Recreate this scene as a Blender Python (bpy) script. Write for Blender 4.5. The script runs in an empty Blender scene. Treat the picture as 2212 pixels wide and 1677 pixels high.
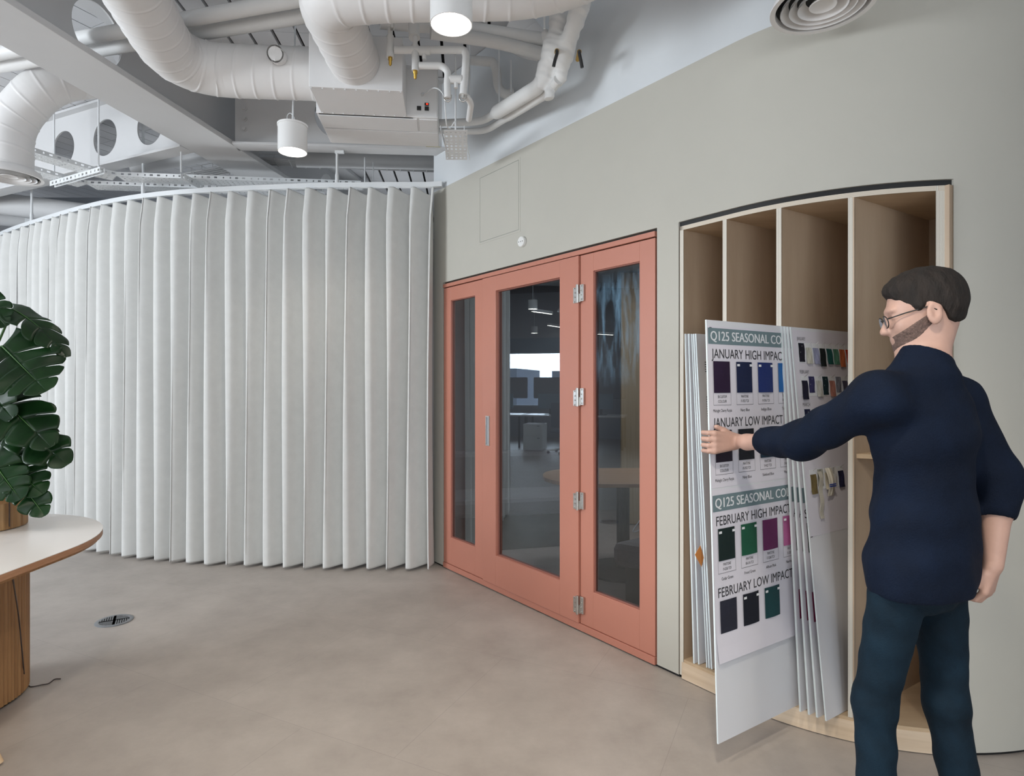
import bpy, bmesh, math, random
import numpy as np
from mathutils import Vector, Matrix
random.seed(7); rng = np.random.default_rng(7)
S = bpy.context.scene
C = S.collection
PI = math.pi
# ------------------------------------------------------------------ camera
F = 1300.0; HZ = 829.0; CX = 1106.0; CH = 1.45
cd = bpy.data.cameras.new('camera'); cam = bpy.data.objects.new('camera', cd); C.objects.link(cam)
cd.sensor_width = 36.0; cd.lens = F / 2212.0 * 36.0; cd.shift_y = -(1677 / 2 - HZ) / 2212.0
cd.clip_start = 0.05; cd.clip_end = 200
cam.location = (0, 0, CH); cam.rotation_euler = (PI / 2, 0, 0)
S.camera = cam
# ------------------------------------------------------------------ light
w = bpy.data.worlds.new('world'); S.world = w; w.use_nodes = True
bg = w.node_tree.nodes['Background']; bg.inputs[0].default_value = (0.80, 0.89, 1.0, 1); bg.inputs[1].default_value = 0.9
wn = w.node_tree; tcw = wn.nodes.new('ShaderNodeTexCoord'); dt = wn.nodes.new('ShaderNodeVectorMath'); dt.operation = 'DOT_PRODUCT'
dt.inputs[1].default_value = (-.97, .22, .08); mr = wn.nodes.new('ShaderNodeMapRange'); mr.interpolation_type = 'SMOOTHSTEP'
mr.inputs['From Min'].default_value = .72; mr.inputs['From Max'].default_value = .96; mr.inputs['To Min'].default_value = .62; mr.inputs['To Max'].default_value = 13.0
wn.links.new(tcw.outputs['Generated'], dt.inputs[0]); wn.links.new(dt.outputs['Value'], mr.inputs['Value']); wn.links.new(mr.outputs[0], bg.inputs[1])   # sun-lit haze outside the window wall
S.view_settings.view_transform = 'Standard'; S.view_settings.look = 'None'
S.view_settings.exposure = 0.2; S.view_settings.gamma = 1.0; S.view_settings.use_curve_mapping = False
def area(name, loc, target, sx, sy, power, col):
    l = bpy.data.lights.new(name, 'AREA'); l.shape = 'RECTANGLE'; l.size = sx; l.size_y = sy
    l.energy = power; l.color = col
    o = bpy.data.objects.new(name, l); C.objects.link(o); o.location = loc
    d = Vector(target) - Vector(loc); o.rotation_euler = d.to_track_quat('-Z', 'Y').to_euler()
    return o
area('window_daylight', (-7.6, .6, 2.1), (0.3, 3.9, 1.5), 2.4, 1.6, 315, (0.88, 0.94, 1.0))
area('rear_fill_light', (0.6, -4.2, 1.7), (0.0, 3.5, 2.1), 4.5, 2.2, 95, (0.90, 0.95, 1.0))  # added fill light behind the camera; no window stands there
def spot(name, loc, power, size=2.5, blend=.6, r=.08, col=(1, .91, .78), rot=(0, 0, 0)):
    l = bpy.data.lights.new(name, 'SPOT'); l.energy = power; l.spot_size = size; l.spot_blend = blend
    l.shadow_soft_size = r; l.color = col
    o = bpy.data.objects.new(name, l); C.objects.link(o); o.location = loc; o.rotation_euler = rot
    return o

# ------------------------------------------------------------------ helpers
def P(px, py, Y):
    return Vector(((px - CX) / F * Y, Y, CH + (HZ - py) / F * Y))
def Pz(px, py, z):
    Y = (z - CH) * F / (HZ - py)
    return P(px, py, Y)
WM = {}
class MB:
    def __init__(s, M=None):
        s.v = []; s.f = []; s.m = []; s.M = M or Matrix(); s.cur = 0
    def add(s, vs, fs):
        b = len(s.v); s.v += [tuple(s.M @ Vector(p)) for p in vs]
        s.f += [tuple(b + i for i in f) for f in fs]; s.m += [s.cur] * len(fs)
    def box(s, c, d, R=None):
        R = R or Matrix.Identity(3); c = Vector(c)
        vs = [c + R @ Vector((x * d[0] / 2, y * d[1] / 2, z * d[2] / 2)) for z in (-1, 1) for y in (-1, 1) for x in (-1, 1)]
        s.add(vs, [(0, 2, 3, 1), (4, 5, 7, 6), (0, 1, 5, 4), (2, 6, 7, 3), (0, 4, 6, 2), (1, 3, 7, 5)])
    def prism(s, poly, z0, z1):
        n = len(poly)
        s.add([(p[0], p[1], z0) for p in poly] + [(p[0], p[1], z1) for p in poly],
              [tuple(range(n))[::-1], tuple(range(n, 2 * n))] + [(i, (i + 1) % n, n + (i + 1) % n, n + i) for i in range(n)])
    def tube(s, pts, r, n=16, cap=True, sq=None, seam=None):
        pts = [Vector(p) for p in pts]; N = len(pts)
        rs = r if isinstance(r, (list, tuple)) else [r] * N
        t0 = (pts[1] - pts[0]).normalized()
        a = Vector((0, 0, 1)) if abs(t0.z) < .9 else Vector((1, 0, 0))
        u = (a - t0 * a.dot(t0)).normalized(); vs = []
        for i in range(N):
            t = ((pts[min(i + 1, N - 1)] - pts[i]).normalized() + (pts[i] - pts[max(i - 1, 0)]).normalized())
            t = t.normalized() if t.length > 1e-9 else t0
            u = (u - t * u.dot(t)).normalized(); q = t.cross(u)
            for k in range(n):
                g = 2 * PI * k / n
                ku, kq = (1, 1) if not sq else sq
                e = 0
                if seam:
                    ph = (seam[2][i] / seam[0] + k / n) % 1
                    dd_ = min(ph, 1 - ph) * seam[0]; e = seam[1] * max(0, 1 - dd_ / .0085)
                vs.append(pts[i] + (u * math.cos(g) * ku + q * math.sin(g) * kq) * (rs[i] + e))
        fs = [(i * n + k, i * n + (k + 1) % n, (i + 1) * n + (k + 1) % n, (i + 1) * n + k) for i in range(N - 1) for k in range(n)]
        if cap: fs += [tuple(range(n))[::-1], tuple(range((N - 1) * n, N * n))]
        s.add(vs, fs)
    def lathe(s, prof, o, n=40, cap=False):
        o = Vector(o); N = len(prof)
        vs = [o + Vector((r * math.cos(2 * PI * k / n), r * math.sin(2 * PI * k / n), z)) for r, z in prof for k in range(n)]
        fs = [(i * n + k, i * n + (k + 1) % n, (i + 1) * n + (k + 1) % n, (i + 1) * n + k) for i in range(N - 1) for k in range(n)]
        if cap: fs += [tuple(range(n))[::-1], tuple(range((N - 1) * n, N * n))]
        s.add(vs, fs)
    def grid(s, rows):
        m = len(rows[0]); s.add([p for r in rows for p in r],
            [(i * m + j, i * m + j + 1, (i + 1) * m + j + 1, (i + 1) * m + j) for i in range(len(rows) - 1) for j in range(m - 1)])
    def quad(s, a, b, c, d): s.add([a, b, c, d], [(0, 1, 2, 3)])
    def build(s, name, mats, parent=None, smooth=False, bev=0, sol=0, sub=0, base=True):
        V = s.v; 
        if parent is not None:
            Wp = WM[parent.name]; I = Wp.inverted(); V = [tuple(I @ Vector(p)) for p in V]; Wo = Wp
        elif base and V:
            A = np.array(V); c = Vector(((A[:, 0].min() + A[:, 0].max()) / 2, (A[:, 1].min() + A[:, 1].max()) / 2, A[:, 2].min()))
            V = (A - np.array(c)).tolist(); Wo = Matrix.Translation(c)
        else: Wo = Matrix()
        me = bpy.data.meshes.new(name); me.from_pydata(V, [], s.f)
        mats = mats if isinstance(mats, (list, tuple)) else [mats]
        for m in mats: me.materials.append(m)
        me.polygons.foreach_set('material_index', s.m)
        bm = bmesh.new(); bm.from_mesh(me); bmesh.ops.recalc_face_normals(bm, faces=bm.faces); bm.to_mesh(me); bm.free()
        if smooth is True: me.polygons.foreach_set('use_smooth', [True] * len(me.polygons))
        elif smooth:
            me.polygons.foreach_set('use_smooth', [True] * len(me.polygons)); me.set_sharp_from_angle(angle=math.radians(smooth))
        me.update()
        o = bpy.data.objects.new(name, me); C.objects.link(o)
        if parent is not None: o.parent = parent
        else: o.matrix_world = Wo
        WM[o.name] = Wo
        if sol: m = o.modifiers.new('solid', 'SOLIDIFY'); m.thickness = sol; m.offset = 0
        if bev: m = o.modifiers.new('bevel', 'BEVEL'); m.width = bev; m.segments = 2; m.limit_method = 'ANGLE'; m.angle_limit = .7
        if sub: m = o.modifiers.new('sub', 'SUBSURF'); m.levels = sub; m.render_levels = sub
        return o
def tag(o, label, cat, group=None):
    o['label'] = label; o['category'] = cat
    if group: o['group'] = group
    return o
def thing(name, label, cat, loc, group=None):
    o = bpy.data.objects.new(name, None); C.objects.link(o); o.location = loc; o.empty_display_size = .1
    WM[o.name] = Matrix.Translation(loc); return tag(o, label, cat, group)
def struct(o): o['kind'] = 'structure'; return o
def sempty(name, loc):
    o = bpy.data.objects.new(name, None); C.objects.link(o); o.location = loc; WM[o.name] = Matrix.Translation(loc)
    return struct(o)
def bend(pts, rad=.05, n=6):
    pts = [Vector(p) for p in pts]; out = [pts[0]]
    for a, b, c in zip(pts, pts[1:], pts[2:]):
        r = min(rad, (a - b).length * .48, (c - b).length * .48)
        p = b + (a - b).normalized() * r; q = b + (c - b).normalized() * r
        for i in range(n + 1):
            t = i / n; out.append(p * (1 - t) ** 2 + b * 2 * t * (1 - t) + q * t * t)
    out.append(pts[-1]); return out
def spline(pts, n=8):
    pts = [Vector(p) for p in pts]; Q = [pts[0] * 2 - pts[1]] + pts + [pts[-1] * 2 - pts[-2]]; out = []
    for i in range(1, len(Q) - 2):
        a, b, c, d = Q[i - 1:i + 3]
        for k in range(n):
            t = k / n; out.append(.5 * ((2 * b) + (c - a) * t + (2 * a - 5 * b + 4 * c - d) * t * t + (3 * b - a - 3 * c + d) * t ** 3))
    out.append(pts[-1]); return out
def resample(pts, step):
    out = [pts[0]]; acc = 0
    L = [0]
    for a, b in zip(pts, pts[1:]): L.append(L[-1] + (b - a).length)
    n = max(2, int(L[-1] / step)); j = 0
    for i in range(1, n + 1):
        s = L[-1] * i / n
        while j < len(L) - 2 and L[j + 1] < s: j += 1
        t = (s - L[j]) / max(1e-9, L[j + 1] - L[j]); out.append(pts[j].lerp(pts[j + 1], min(1, t)))
    return out
def ductpts(pts, R, rad=.3, pitch=.085, h=.004):
    q = resample(bend(pts, rad, 12), .005); rs = [0.0]
    for i, p in enumerate(q[1:]): rs.append(rs[-1] + (p - q[i]).length)
    return q, rs
def rz(a): return Matrix.Rotation(a, 3, 'Z')

# ------------------------------------------------------------------ materials
def mat(name, col, rough=.5, metal=0, var=0, scale=8, bump=0, bscale=60, col2=None, stretch=None, spec=.5, coat=0):
    m = bpy.data.materials.new(name); m.use_nodes = True; nt = m.node_tree; b = nt.nodes['Principled BSDF']
    b.inputs['Base Color'].default_value = (*col, 1); b.inputs['Roughness'].default_value = rough; b.inputs['Metallic'].default_value = metal
    b.inputs['Specular IOR Level'].default_value = spec; b.inputs['Coat Weight'].default_value = coat
    tc = nt.nodes.new('ShaderNodeTexCoord'); mp = nt.nodes.new('ShaderNodeMapping'); nt.links.new(tc.outputs['Object'], mp.inputs[0])
    if stretch: mp.inputs['Scale'].default_value = stretch
    if var or col2:
        n = nt.nodes.new('ShaderNodeTexNoise'); n.inputs['Scale'].default_value = scale; n.inputs['Detail'].default_value = 6
        n.inputs['Roughness'].default_value = .6
        nt.links.new(mp.outputs[0], n.inputs[0]); r = nt.nodes.new('ShaderNodeValToRGB')
        r.color_ramp.elements[0].position = .32; r.color_ramp.elements[1].position = .68
        c2 = col2 or tuple(min(1, c * (1 + var)) for c in col); c1 = col if col2 else tuple(c * (1 - var) for c in col)
        r.color_ramp.elements[0].color = (*c1, 1); r.color_ramp.elements[1].color = (*c2, 1)
        nt.links.new(n.outputs[0], r.inputs[0]); nt.links.new(r.outputs[0], b.inputs['Base Color'])
    if bump:
        n2 = nt.nodes.new('ShaderNodeTexNoise'); n2.inputs['Scale'].default_value = bscale; n2.inputs['Detail'].default_value = 3
        nt.links.new(mp.outputs[0], n2.inputs[0]); bp = nt.nodes.new('ShaderNodeBump'); bp.inputs['Strength'].default_value = bump
        bp.inputs['Distance'].default_value = .01
        nt.links.new(n2.outputs[0], bp.inputs['Height']); nt.links.new(bp.outputs[0], b.inputs['Normal'])
    return m
def emis(name, col, s):
    m = bpy.data.materials.new(name); m.use_nodes = True; nt = m.node_tree; nt.nodes.clear()
    e = nt.nodes.new('ShaderNodeEmission'); e.inputs[0].default_value = (*col, 1); e.inputs[1].default_value = s
    o = nt.nodes.new('ShaderNodeOutputMaterial'); nt.links.new(e.outputs[0], o.inputs[0]); return m
def glass(name, tint, ior=1.5, boost=1.0):
    m = bpy.data.materials.new(name); m.use_nodes = True; nt = m.node_tree; nt.nodes.clear()
    t = nt.nodes.new('ShaderNodeBsdfTransparent'); t.inputs[0].default_value = (*tint, 1)
    g = nt.nodes.new('ShaderNodeBsdfGlossy'); g.inputs['Roughness'].default_value = 0.0; g.inputs[0].default_value = (.85, .95, 1, 1)
    fr = nt.nodes.new('ShaderNodeFresnel'); fr.inputs[0].default_value = ior
    mu = nt.nodes.new('ShaderNodeMath'); mu.operation = 'MULTIPLY'; mu.inputs[1].default_value = boost; mu.use_clamp = True
    mx = nt.nodes.new('ShaderNodeMixShader'); o = nt.nodes.new('ShaderNodeOutputMaterial')
    nt.links.new(fr.outputs[0], mu.inputs[0]); nt.links.new(mu.outputs[0], mx.inputs[0])
    nt.links.new(t.outputs[0], mx.inputs[1]); nt.links.new(g.outputs[0], mx.inputs[2]); nt.links.new(mx.outputs[0], o.inputs[0]); return m
def wave_mat(name, c1, c2, scale, axis, rough=.5, lo=.35, hi=.65, noise=0):
    m = mat(name, c1, rough); nt = m.node_tree; b = nt.nodes['Principled BSDF']
    wv = nt.nodes.new('ShaderNodeTexWave'); wv.bands_direction = axis; wv.inputs['Scale'].default_value = scale
    wv.inputs['Distortion'].default_value = noise
    tc = [n for n in nt.nodes if n.type == 'TEX_COORD'][0]; nt.links.new(tc.outputs['Object'], wv.inputs[0])
    r = nt.nodes.new('ShaderNodeValToRGB'); r.color_ramp.elements[0].position = lo; r.color_ramp.elements[1].position = hi
    r.color_ramp.elements[0].color = (*c1, 1); r.color_ramp.elements[1].color = (*c2, 1)
    nt.links.new(wv.outputs[0], r.inputs[0]); nt.links.new(r.outputs[0], b.inputs['Base Color']); return m
M_sage = mat('sage wall paint', (.49, .475, .42), .75, var=.015, scale=3, bump=.02, bscale=90)
M_white = mat('white wall paint', (.66, .69, .71), .7, var=.01, bump=.02, bscale=90)
M_beam = mat('painted steel', (.60, .60, .60), .5, var=.015, scale=4)
M_duct = mat('painted duct', (.74, .73, .72), .42, var=.02, scale=5)
M_pipe = mat('lagged pipe', (.72, .72, .71), .55, var=.02, scale=9, bump=.08, bscale=25)
M_lag = mat('lumpy lagging', (.74, .74, .73), .6, var=.02, scale=9, bump=.35, bscale=14)
M_fcu = mat('painted sheet metal', (.76, .76, .76), .45, var=.01)
M_ceil = mat('ceiling plank', (.62, .62, .63), .6, var=.02, scale=3)
M_void = mat('dark void', (.02, .02, .02), .9)
M_cur = mat('curtain cloth', (.66, .66, .64), .9, var=.03, scale=14, bump=.12, bscale=420, spec=.15)
M_rail = mat('white rail', (.74, .76, .77), .4)
M_salmon = mat('salmon paint', (.50, .205, .145), .38, var=.02, scale=3)
M_salmond = mat('salmon rebate', (.30, .11, .08), .5)
M_glass = glass('door glass', (.55, .60, .68), 1.5, 3.0)
M_steel = mat('brushed steel', (.62, .61, .58), .3, 1, bump=.03, bscale=200)
M_black = mat('black gap', (.008, .008, .008), .6)
M_plastic = mat('white plastic', (.78, .78, .76), .4)
M_brass = mat('brass', (.45, .28, .06), .35, .9)
M_blackp = mat('black lever', (.02, .02, .02), .4)
M_red = mat('red handle', (.4, .02, .02), .4)
M_ply = mat('birch plywood', (.40, .29, .195), .5, col2=(.50, .38, .27), scale=2.2, stretch=(3, 6, .55))
M_plyh = mat('birch plywood horizontal', (.46, .33, .21), .5, col2=(.58, .44, .29), scale=2.5, stretch=(1, 5, 5))
M_plyf = mat('birch plinth', (.60, .46, .32), .5, col2=(.74, .60, .45), scale=2.5, stretch=(.6, .6, 12))
M_foam = mat('foam board', (.72, .73, .76), .5)
M_foame = mat('foam board edge', (.70, .78, .80), .6)
M_paper = mat('poster paper', (.72, .70, .76), .6)
M_ink = mat('ink', (.03, .03, .035), .6)
M_whiteink = mat('white print', (.78, .80, .82), .6)
M_band = mat('grey green print', (.16, .23, .25), .6)
M_oak = mat('oak veneer', (.27, .135, .052), .45, col2=(.42, .235, .10), scale=3, stretch=(14, 14, .5))
M_oakedge = mat('oak edge', (.32, .16, .08), .5, col2=(.42, .23, .13), scale=6, stretch=(2, 2, 20))
M_tabtop = mat('table laminate', (.74, .71, .68), .35, coat=.1)
M_lamp = mat('lamp shade white', (.76, .76, .75), .45)
M_glow = emis('lamp glow', (1, .93, .82), 14)
M_sofa = mat('grey upholstery', (.22, .22, .24), .9, var=.12, scale=160, bump=.2, bscale=300)
M_navy = mat('navy knit', (.002, .0065, .019), .85, var=.25, scale=7, bump=.25, bscale=220, spec=.2)
M_jean = mat('dark denim', (.004, .014, .025), .85, var=.3, scale=9, bump=.2, bscale=260, spec=.2)
M_skin = mat('skin', (.50, .31, .245), .5, var=.06, scale=18, bump=.03, bscale=120)
M_hair = mat('dark brown hair', (.010, .006, .004), .8, var=.5, scale=40, bump=.6, bscale=120, stretch=(1, 1, .3))
M_beard = mat('short beard', (.14, .09, .075), .8, var=.4, scale=120, bump=.5, bscale=300)
M_shoe = mat('black shoe', (.012, .012, .014), .45)
M_leaf = mat('monstera leaf', (.003, .016, .004), .36, col2=(.009, .046, .009), scale=6, spec=.3)
M_stem = mat('plant stem', (.05, .13, .03), .45)
M_soil = mat('soil', (.02, .013, .01), .95, bump=.6, bscale=80)
M_grey = mat('mid grey paint', (.33, .35, .38), .7)
M_monitor = mat('monitor shell', (.20, .28, .34), .4)
M_mesh = mat('chair mesh', (.10, .13, .17), .7)
M_cable = mat('brown cable', (.05, .035, .03), .5)
# floor: mottled vinyl tiles with faint joints
M_floor = mat('vinyl floor', (.34, .300, .268), .45, col2=(.46, .412, .372), scale=2.6, bump=.015, bscale=300)
nt = M_floor.node_tree; b = nt.nodes['Principled BSDF']
rampn = [n for n in nt.nodes if n.type == 'VALTORGB'][0]; rampn.color_ramp.elements[0].position = .30; rampn.color_ramp.elements[1].position = .70
for n_ in nt.nodes:
    if n_.type == 'TEX_NOISE' and n_.inputs['Scale'].default_value < 10: n_.inputs['Detail'].default_value = 12; n_.inputs['Roughness'].default_value = .70
br = nt.nodes.new('ShaderNodeTexBrick'); br.offset = .5; br.inputs['Scale'].default_value = 1.0
br.inputs['Mortar Size'].default_value = .0012; br.inputs['Brick Width'].default_value = .95; br.inputs['Row Height'].default_value = .95
br.inputs['Color1'].default_value = (1, 1, 1, 1); br.inputs['Color2'].default_value = (.97, .97, .97, 1); br.inputs['Mortar'].default_value = (.8, .8, .8, 1)
mp2 = nt.nodes.new('ShaderNodeMapping'); mp2.inputs['Rotation'].default_value = (0, 0, .45)
tcn = [n for n in nt.nodes if n.type == 'TEX_COORD'][0]
nt.links.new(tcn.outputs['Object'], mp2.inputs[0]); nt.links.new(mp2.outputs[0], br.inputs[0])
mxn = nt.nodes.new('ShaderNodeMix'); mxn.data_type = 'RGBA'; mxn.blend_type = 'MULTIPLY'; mxn.inputs[0].default_value = 1
nt.links.new(rampn.outputs[0], mxn.inputs[6]); nt.links.new(br.outputs[0], mxn.inputs[7]); nt.links.new(mxn.outputs[2], b.inputs['Base Color'])

# ------------------------------------------------------------------ the wall curve
A0 = Vector((-.632, 4.863)); DW = Vector((.608, -.794)).normalized(); L1 = 2.686; RW = 1.008
S1 = A0 + DW * L1; NIN = Vector((-DW.y, DW.x)); CW = S1 + NIN * RW        # NIN points into the pod
def wall(s, off=0.0):
    """point on the wall face at arc length s, pushed off metres into the pod"""
    if s <= L1: return A0 + DW * s + NIN * off
    a = (s - L1) / RW; c, sn = math.cos(a), math.sin(a)
    n = Vector((NIN.x * c - NIN.y * sn, NIN.x * sn + NIN.y * c)); return CW - n * (RW - off)
def patch(mb, s0, s1, z0, z1, o0=0.0, o1=.10):
    ss = [s0] + [L1 + k * .04 for k in range(200) if s0 < L1 + k * .04 < s1] + [s1]
    vs = []; 
    for s in ss:
        a = wall(s, o0); c = wall(s, o1); vs += [(a.x, a.y, z0), (a.x, a.y, z1), (c.x, c.y, z1), (c.x, c.y, z0)]
    n = len(ss); fs = [(0, 1, 2, 3), (4 * n - 4, 4 * n - 1, 4 * n - 2, 4 * n - 3)]
    for i in range(n - 1):
        for k in range(4): fs.append((4 * i + k, 4 * i + (k + 1) % 4, 4 * i + 4 + (k + 1) % 4, 4 * i + 4 + k))
    mb.add(vs, fs)
def wall_s_at_px(px):
    lo, hi = 0.0, L1 + RW * 1.3
    for _ in range(60):
        m = (lo + hi) / 2; p = wall(m)
        if CX + F * p.x / p.y < px: lo = m
        else: hi = m
    return lo
U = Vector((.842, .539)).normalized(); NW = Vector((U.y, -U.x))           # shelf depth direction, and its normal facing the camera
def wall_s_at_w(wv):
    lo, hi = 0.0, L1 + RW * 1.2
    for _ in range(60):
        m = (lo + hi) / 2
        if wall(m).dot(NW) < wv: lo = m
        else: hi = m
    return lo
DS0, DS1 = .145, 2.251
ZD = 2.24; ZW = 2.995; ZC = 3.84
WL, WR = -2.047, -1.045
SS0, SS1 = wall_s_at_w(WL) - .008, wall_s_at_px(2060)
SEND = L1 + RW * 2.1
mb = MB()
patch(mb, 0, DS0 - .006, .016, ZD + .006); patch(mb, 0, SEND, ZD + .006, ZW)
patch(mb, DS1 + .006, SS0, .016, ZD + .006); patch(mb, SS1, SEND, .016, ZD + .006)
struct(mb.build('wall_front', M_sage, smooth=30))
mb = MB(); patch(mb, 0, SEND, ZW, ZC)
struct(mb.build('wall_front_upper', M_white, smooth=30))
mb = MB(); patch(mb, 0, DS0, 0, .016, .012, .08); patch(mb, DS0, DS1, 0, .008, .012, .08); patch(mb, DS1, SS0, 0, .016, .012, .08); patch(mb, SS1, SEND, 0, .016, .012, .08)
struct(mb.build('shadow_gap_front', M_black, smooth=30))  # recessed black strip: shade of the gap under the wall, put in as colour
# floor, ceiling void, far walls
mb = MB(); mb.box((-3, 2, -.05), (20, 26, .1)); struct(mb.build('floor', M_floor, base=False))
mb = MB(); mb.box((-3, 4.5, ZC + .12), (20, 19, .1)); struct(mb.build('ceiling', M_void))
def planks(name, poly_ok, ang, x0, x1, y0, y1, pitch, gap, seg):
    mb = MB(); R = rz(ang)
    i = 0; x = x0
    while x < x1:
        y = y0
        while y < y1:
            c = R @ Vector((x, y + seg / 2, 0))
            if poly_ok(c.x, c.y): mb.box((c.x, c.y, ZC + .02), (pitch - gap, seg - .004, .03), R)
            y += seg
        x += pitch
    return struct(mb.build(name, M_ceil, bev=0))
def diagX(y): return -3.089 + .1615 * y
LB = Vector((-.912, .411)); 
planks('ceiling_left', lambda x, y: x < diagX(y) - .05, math.radians(-26), -12, 6, -6, 14, .165, .009, .6)
planks('ceiling_right', lambda x, y: x > diagX(y) - .05, math.radians(4.1), -5, 9, -3, 13, .163, .022, .6)
# pod inside
mb = MB()
pa, pb, pc = Vector((-.66, 4.93)), Vector((-.80, 6.9)), Vector((3.4, 6.9))
def slab(mb, a, b, z0, z1, t=.08):
    d = (b - a).normalized(); n = Vector((-d.y, d.x)) * t
    mb.prism([a, b, b + n, a + n], z0, z1)
slab(mb, pa, pb, 0, 2.66); slab(mb, pb, pc, 0, 2.66); slab(mb, pc, Vector((3.4, 3.3)), 0, 2.66)
struct(mb.build('wall_pod', M_grey))
mb = MB(); mb.prism([wall(.02, .11), wall(1.5, .11), wall(2.6, .11), wall(3.3, .11), wall(4.2, .11), (3.35, 6.85), (-.7, 6.85)], 2.6, 2.66)
struct(mb.build('ceiling_pod', M_grey))
mb = MB(); mb.box((-4.6, 10.0, 1.95), (16, .1, 3.9)); struct(mb.build('wall_back', M_grey))
mb = MB(); mb.box((6.9, 3, 1.95), (.1, 14, 3.9)); struct(mb.build('wall_right', M_white))
# a partition behind the curtain
mb = MB(); mb.box((-3.55, 7.0, 1.8), (3.9, .1, 3.6)); mb.cur = 1; mb.box((-5.54, 6.95, 1.8), (.06, .14, 3.6)); struct(mb.build('wall_partition', [M_grey, M_rail]))
# ------------------------------------------------------------------ glazed door screen
def dp(t, z, off=0.0):
    p = wall(DS0 + t, off); return (p.x, p.y, z)
def t_px(px):
    q = (px - CX) / F; return (4.748 * q + .544) / (.608 + .794 * q)
TD = DS1 - DS0
def dbox(mb, t0, t1, z0, z1, o0, o1):
    a = [dp(t0, z0, o0), dp(t1, z0, o0), dp(t1, z0, o1), dp(t0, z0, o1)]
    mb.add([*a, *[(p[0], p[1], z1) for p in a]], [(0, 3, 2, 1), (4, 5, 6, 7), (0, 1, 5, 4), (1, 2, 6, 5), (2, 3, 7, 6), (3, 0, 4, 7)])
ta, tb = t_px(1044.5), t_px(1252.5)
mb = MB(); dbox(mb, .006, TD - .006, ZD - .036, ZD - .008, -.004, .07); dbox(mb, .006, TD - .006, .008, .047, -.004, .07)
mb.cur = 1; dbox(mb, .0, TD, ZD - .008, ZD + .004, .02, .09); dbox(mb, 0, .005, .0, ZD, .02, .09); dbox(mb, TD - .005, TD, 0, ZD, .02, .09)
struct(mb.build('trim_1', [M_salmon, M_black], bev=.0015))
def leaf(name, t0, t1, g0, g1, front, kind):
    mb = MB(); z0, z1 = (.050, 2.198); gz0, gz1 = .258, 2.094
    dbox(mb, t0, g0, z0, z1, front, .045); dbox(mb, g1, t1, z0, z1, front, .045)
    dbox(mb, g0, g1, z0, gz0, front, .045); dbox(mb, g0, g1, gz1, z1, front, .045)
    mb.cur = 1
    for a, b_, c, d in ((g0, g0 + .006, gz0, gz1), (g1 - .006, g1, gz0, gz1), (g0, g1, gz0, gz0 + .006), (g0, g1, gz1 - .006, gz1)):
        dbox(mb, a, b_, c, d, .008, .040)
    o = struct(mb.build(name, [M_salmon, M_salmond], bev=.0015))
    g = MB(); g.quad(dp(g0, gz0, .02), dp(g1, gz0, .02), dp(g1, gz1, .02), dp(g0, gz1, .02))
    p = g.build('glass_pane', M_glass, o); return o
leaf('window_1', .008, ta - .004, t_px(973), t_px(1025.5), .002, 'w')
door = leaf('door_1', ta + .002, tb - .002, t_px(1073), t_px(1211.5), -.010, 'd')
wp_ = leaf('window_2', tb + .004, TD - .008, t_px(1281), t_px(1381), .002, 'w')
M_haze = glass('hazed glass', (.55, .60, .68), 1.5, 3.0); nt = M_haze.node_tree; out_ = [n for n in nt.nodes if n.type == 'OUTPUT_MATERIAL'][0]; src_ = out_.inputs[0].links[0].from_socket  # painted bluish haze: diffuse blue mixed into the pane by streaky noise
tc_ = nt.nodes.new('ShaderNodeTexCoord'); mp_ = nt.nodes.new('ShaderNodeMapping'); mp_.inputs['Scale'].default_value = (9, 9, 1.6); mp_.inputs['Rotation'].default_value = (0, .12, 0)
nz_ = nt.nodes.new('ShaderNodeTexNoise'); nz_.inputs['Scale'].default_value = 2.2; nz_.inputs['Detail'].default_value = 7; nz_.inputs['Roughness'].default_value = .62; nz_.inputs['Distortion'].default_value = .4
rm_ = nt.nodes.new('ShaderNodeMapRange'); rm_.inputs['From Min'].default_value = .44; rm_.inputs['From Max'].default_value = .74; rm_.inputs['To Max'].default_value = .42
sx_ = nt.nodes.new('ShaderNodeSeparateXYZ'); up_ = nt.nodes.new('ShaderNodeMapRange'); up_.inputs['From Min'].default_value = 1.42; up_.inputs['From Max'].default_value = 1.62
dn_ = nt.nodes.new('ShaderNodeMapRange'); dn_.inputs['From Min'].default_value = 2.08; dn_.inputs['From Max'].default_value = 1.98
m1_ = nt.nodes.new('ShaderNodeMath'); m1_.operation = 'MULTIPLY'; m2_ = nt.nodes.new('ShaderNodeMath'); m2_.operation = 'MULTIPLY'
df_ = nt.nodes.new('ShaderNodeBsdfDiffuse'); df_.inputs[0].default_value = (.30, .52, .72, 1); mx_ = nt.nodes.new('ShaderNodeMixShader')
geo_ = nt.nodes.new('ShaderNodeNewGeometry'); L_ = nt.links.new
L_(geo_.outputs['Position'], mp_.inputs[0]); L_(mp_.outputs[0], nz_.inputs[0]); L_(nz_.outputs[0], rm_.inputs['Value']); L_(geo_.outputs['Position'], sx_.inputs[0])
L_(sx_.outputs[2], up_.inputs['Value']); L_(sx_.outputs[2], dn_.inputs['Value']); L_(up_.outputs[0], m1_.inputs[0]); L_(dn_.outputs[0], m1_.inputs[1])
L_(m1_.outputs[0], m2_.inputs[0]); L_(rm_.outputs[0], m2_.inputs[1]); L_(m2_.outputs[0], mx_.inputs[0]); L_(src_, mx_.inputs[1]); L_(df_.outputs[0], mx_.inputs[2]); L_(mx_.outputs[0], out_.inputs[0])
pn_ = wp_.children[0]; pn_.data.materials[0] = M_haze; pn_['label'] = 'glass with a cloudy bluish haze'
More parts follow.
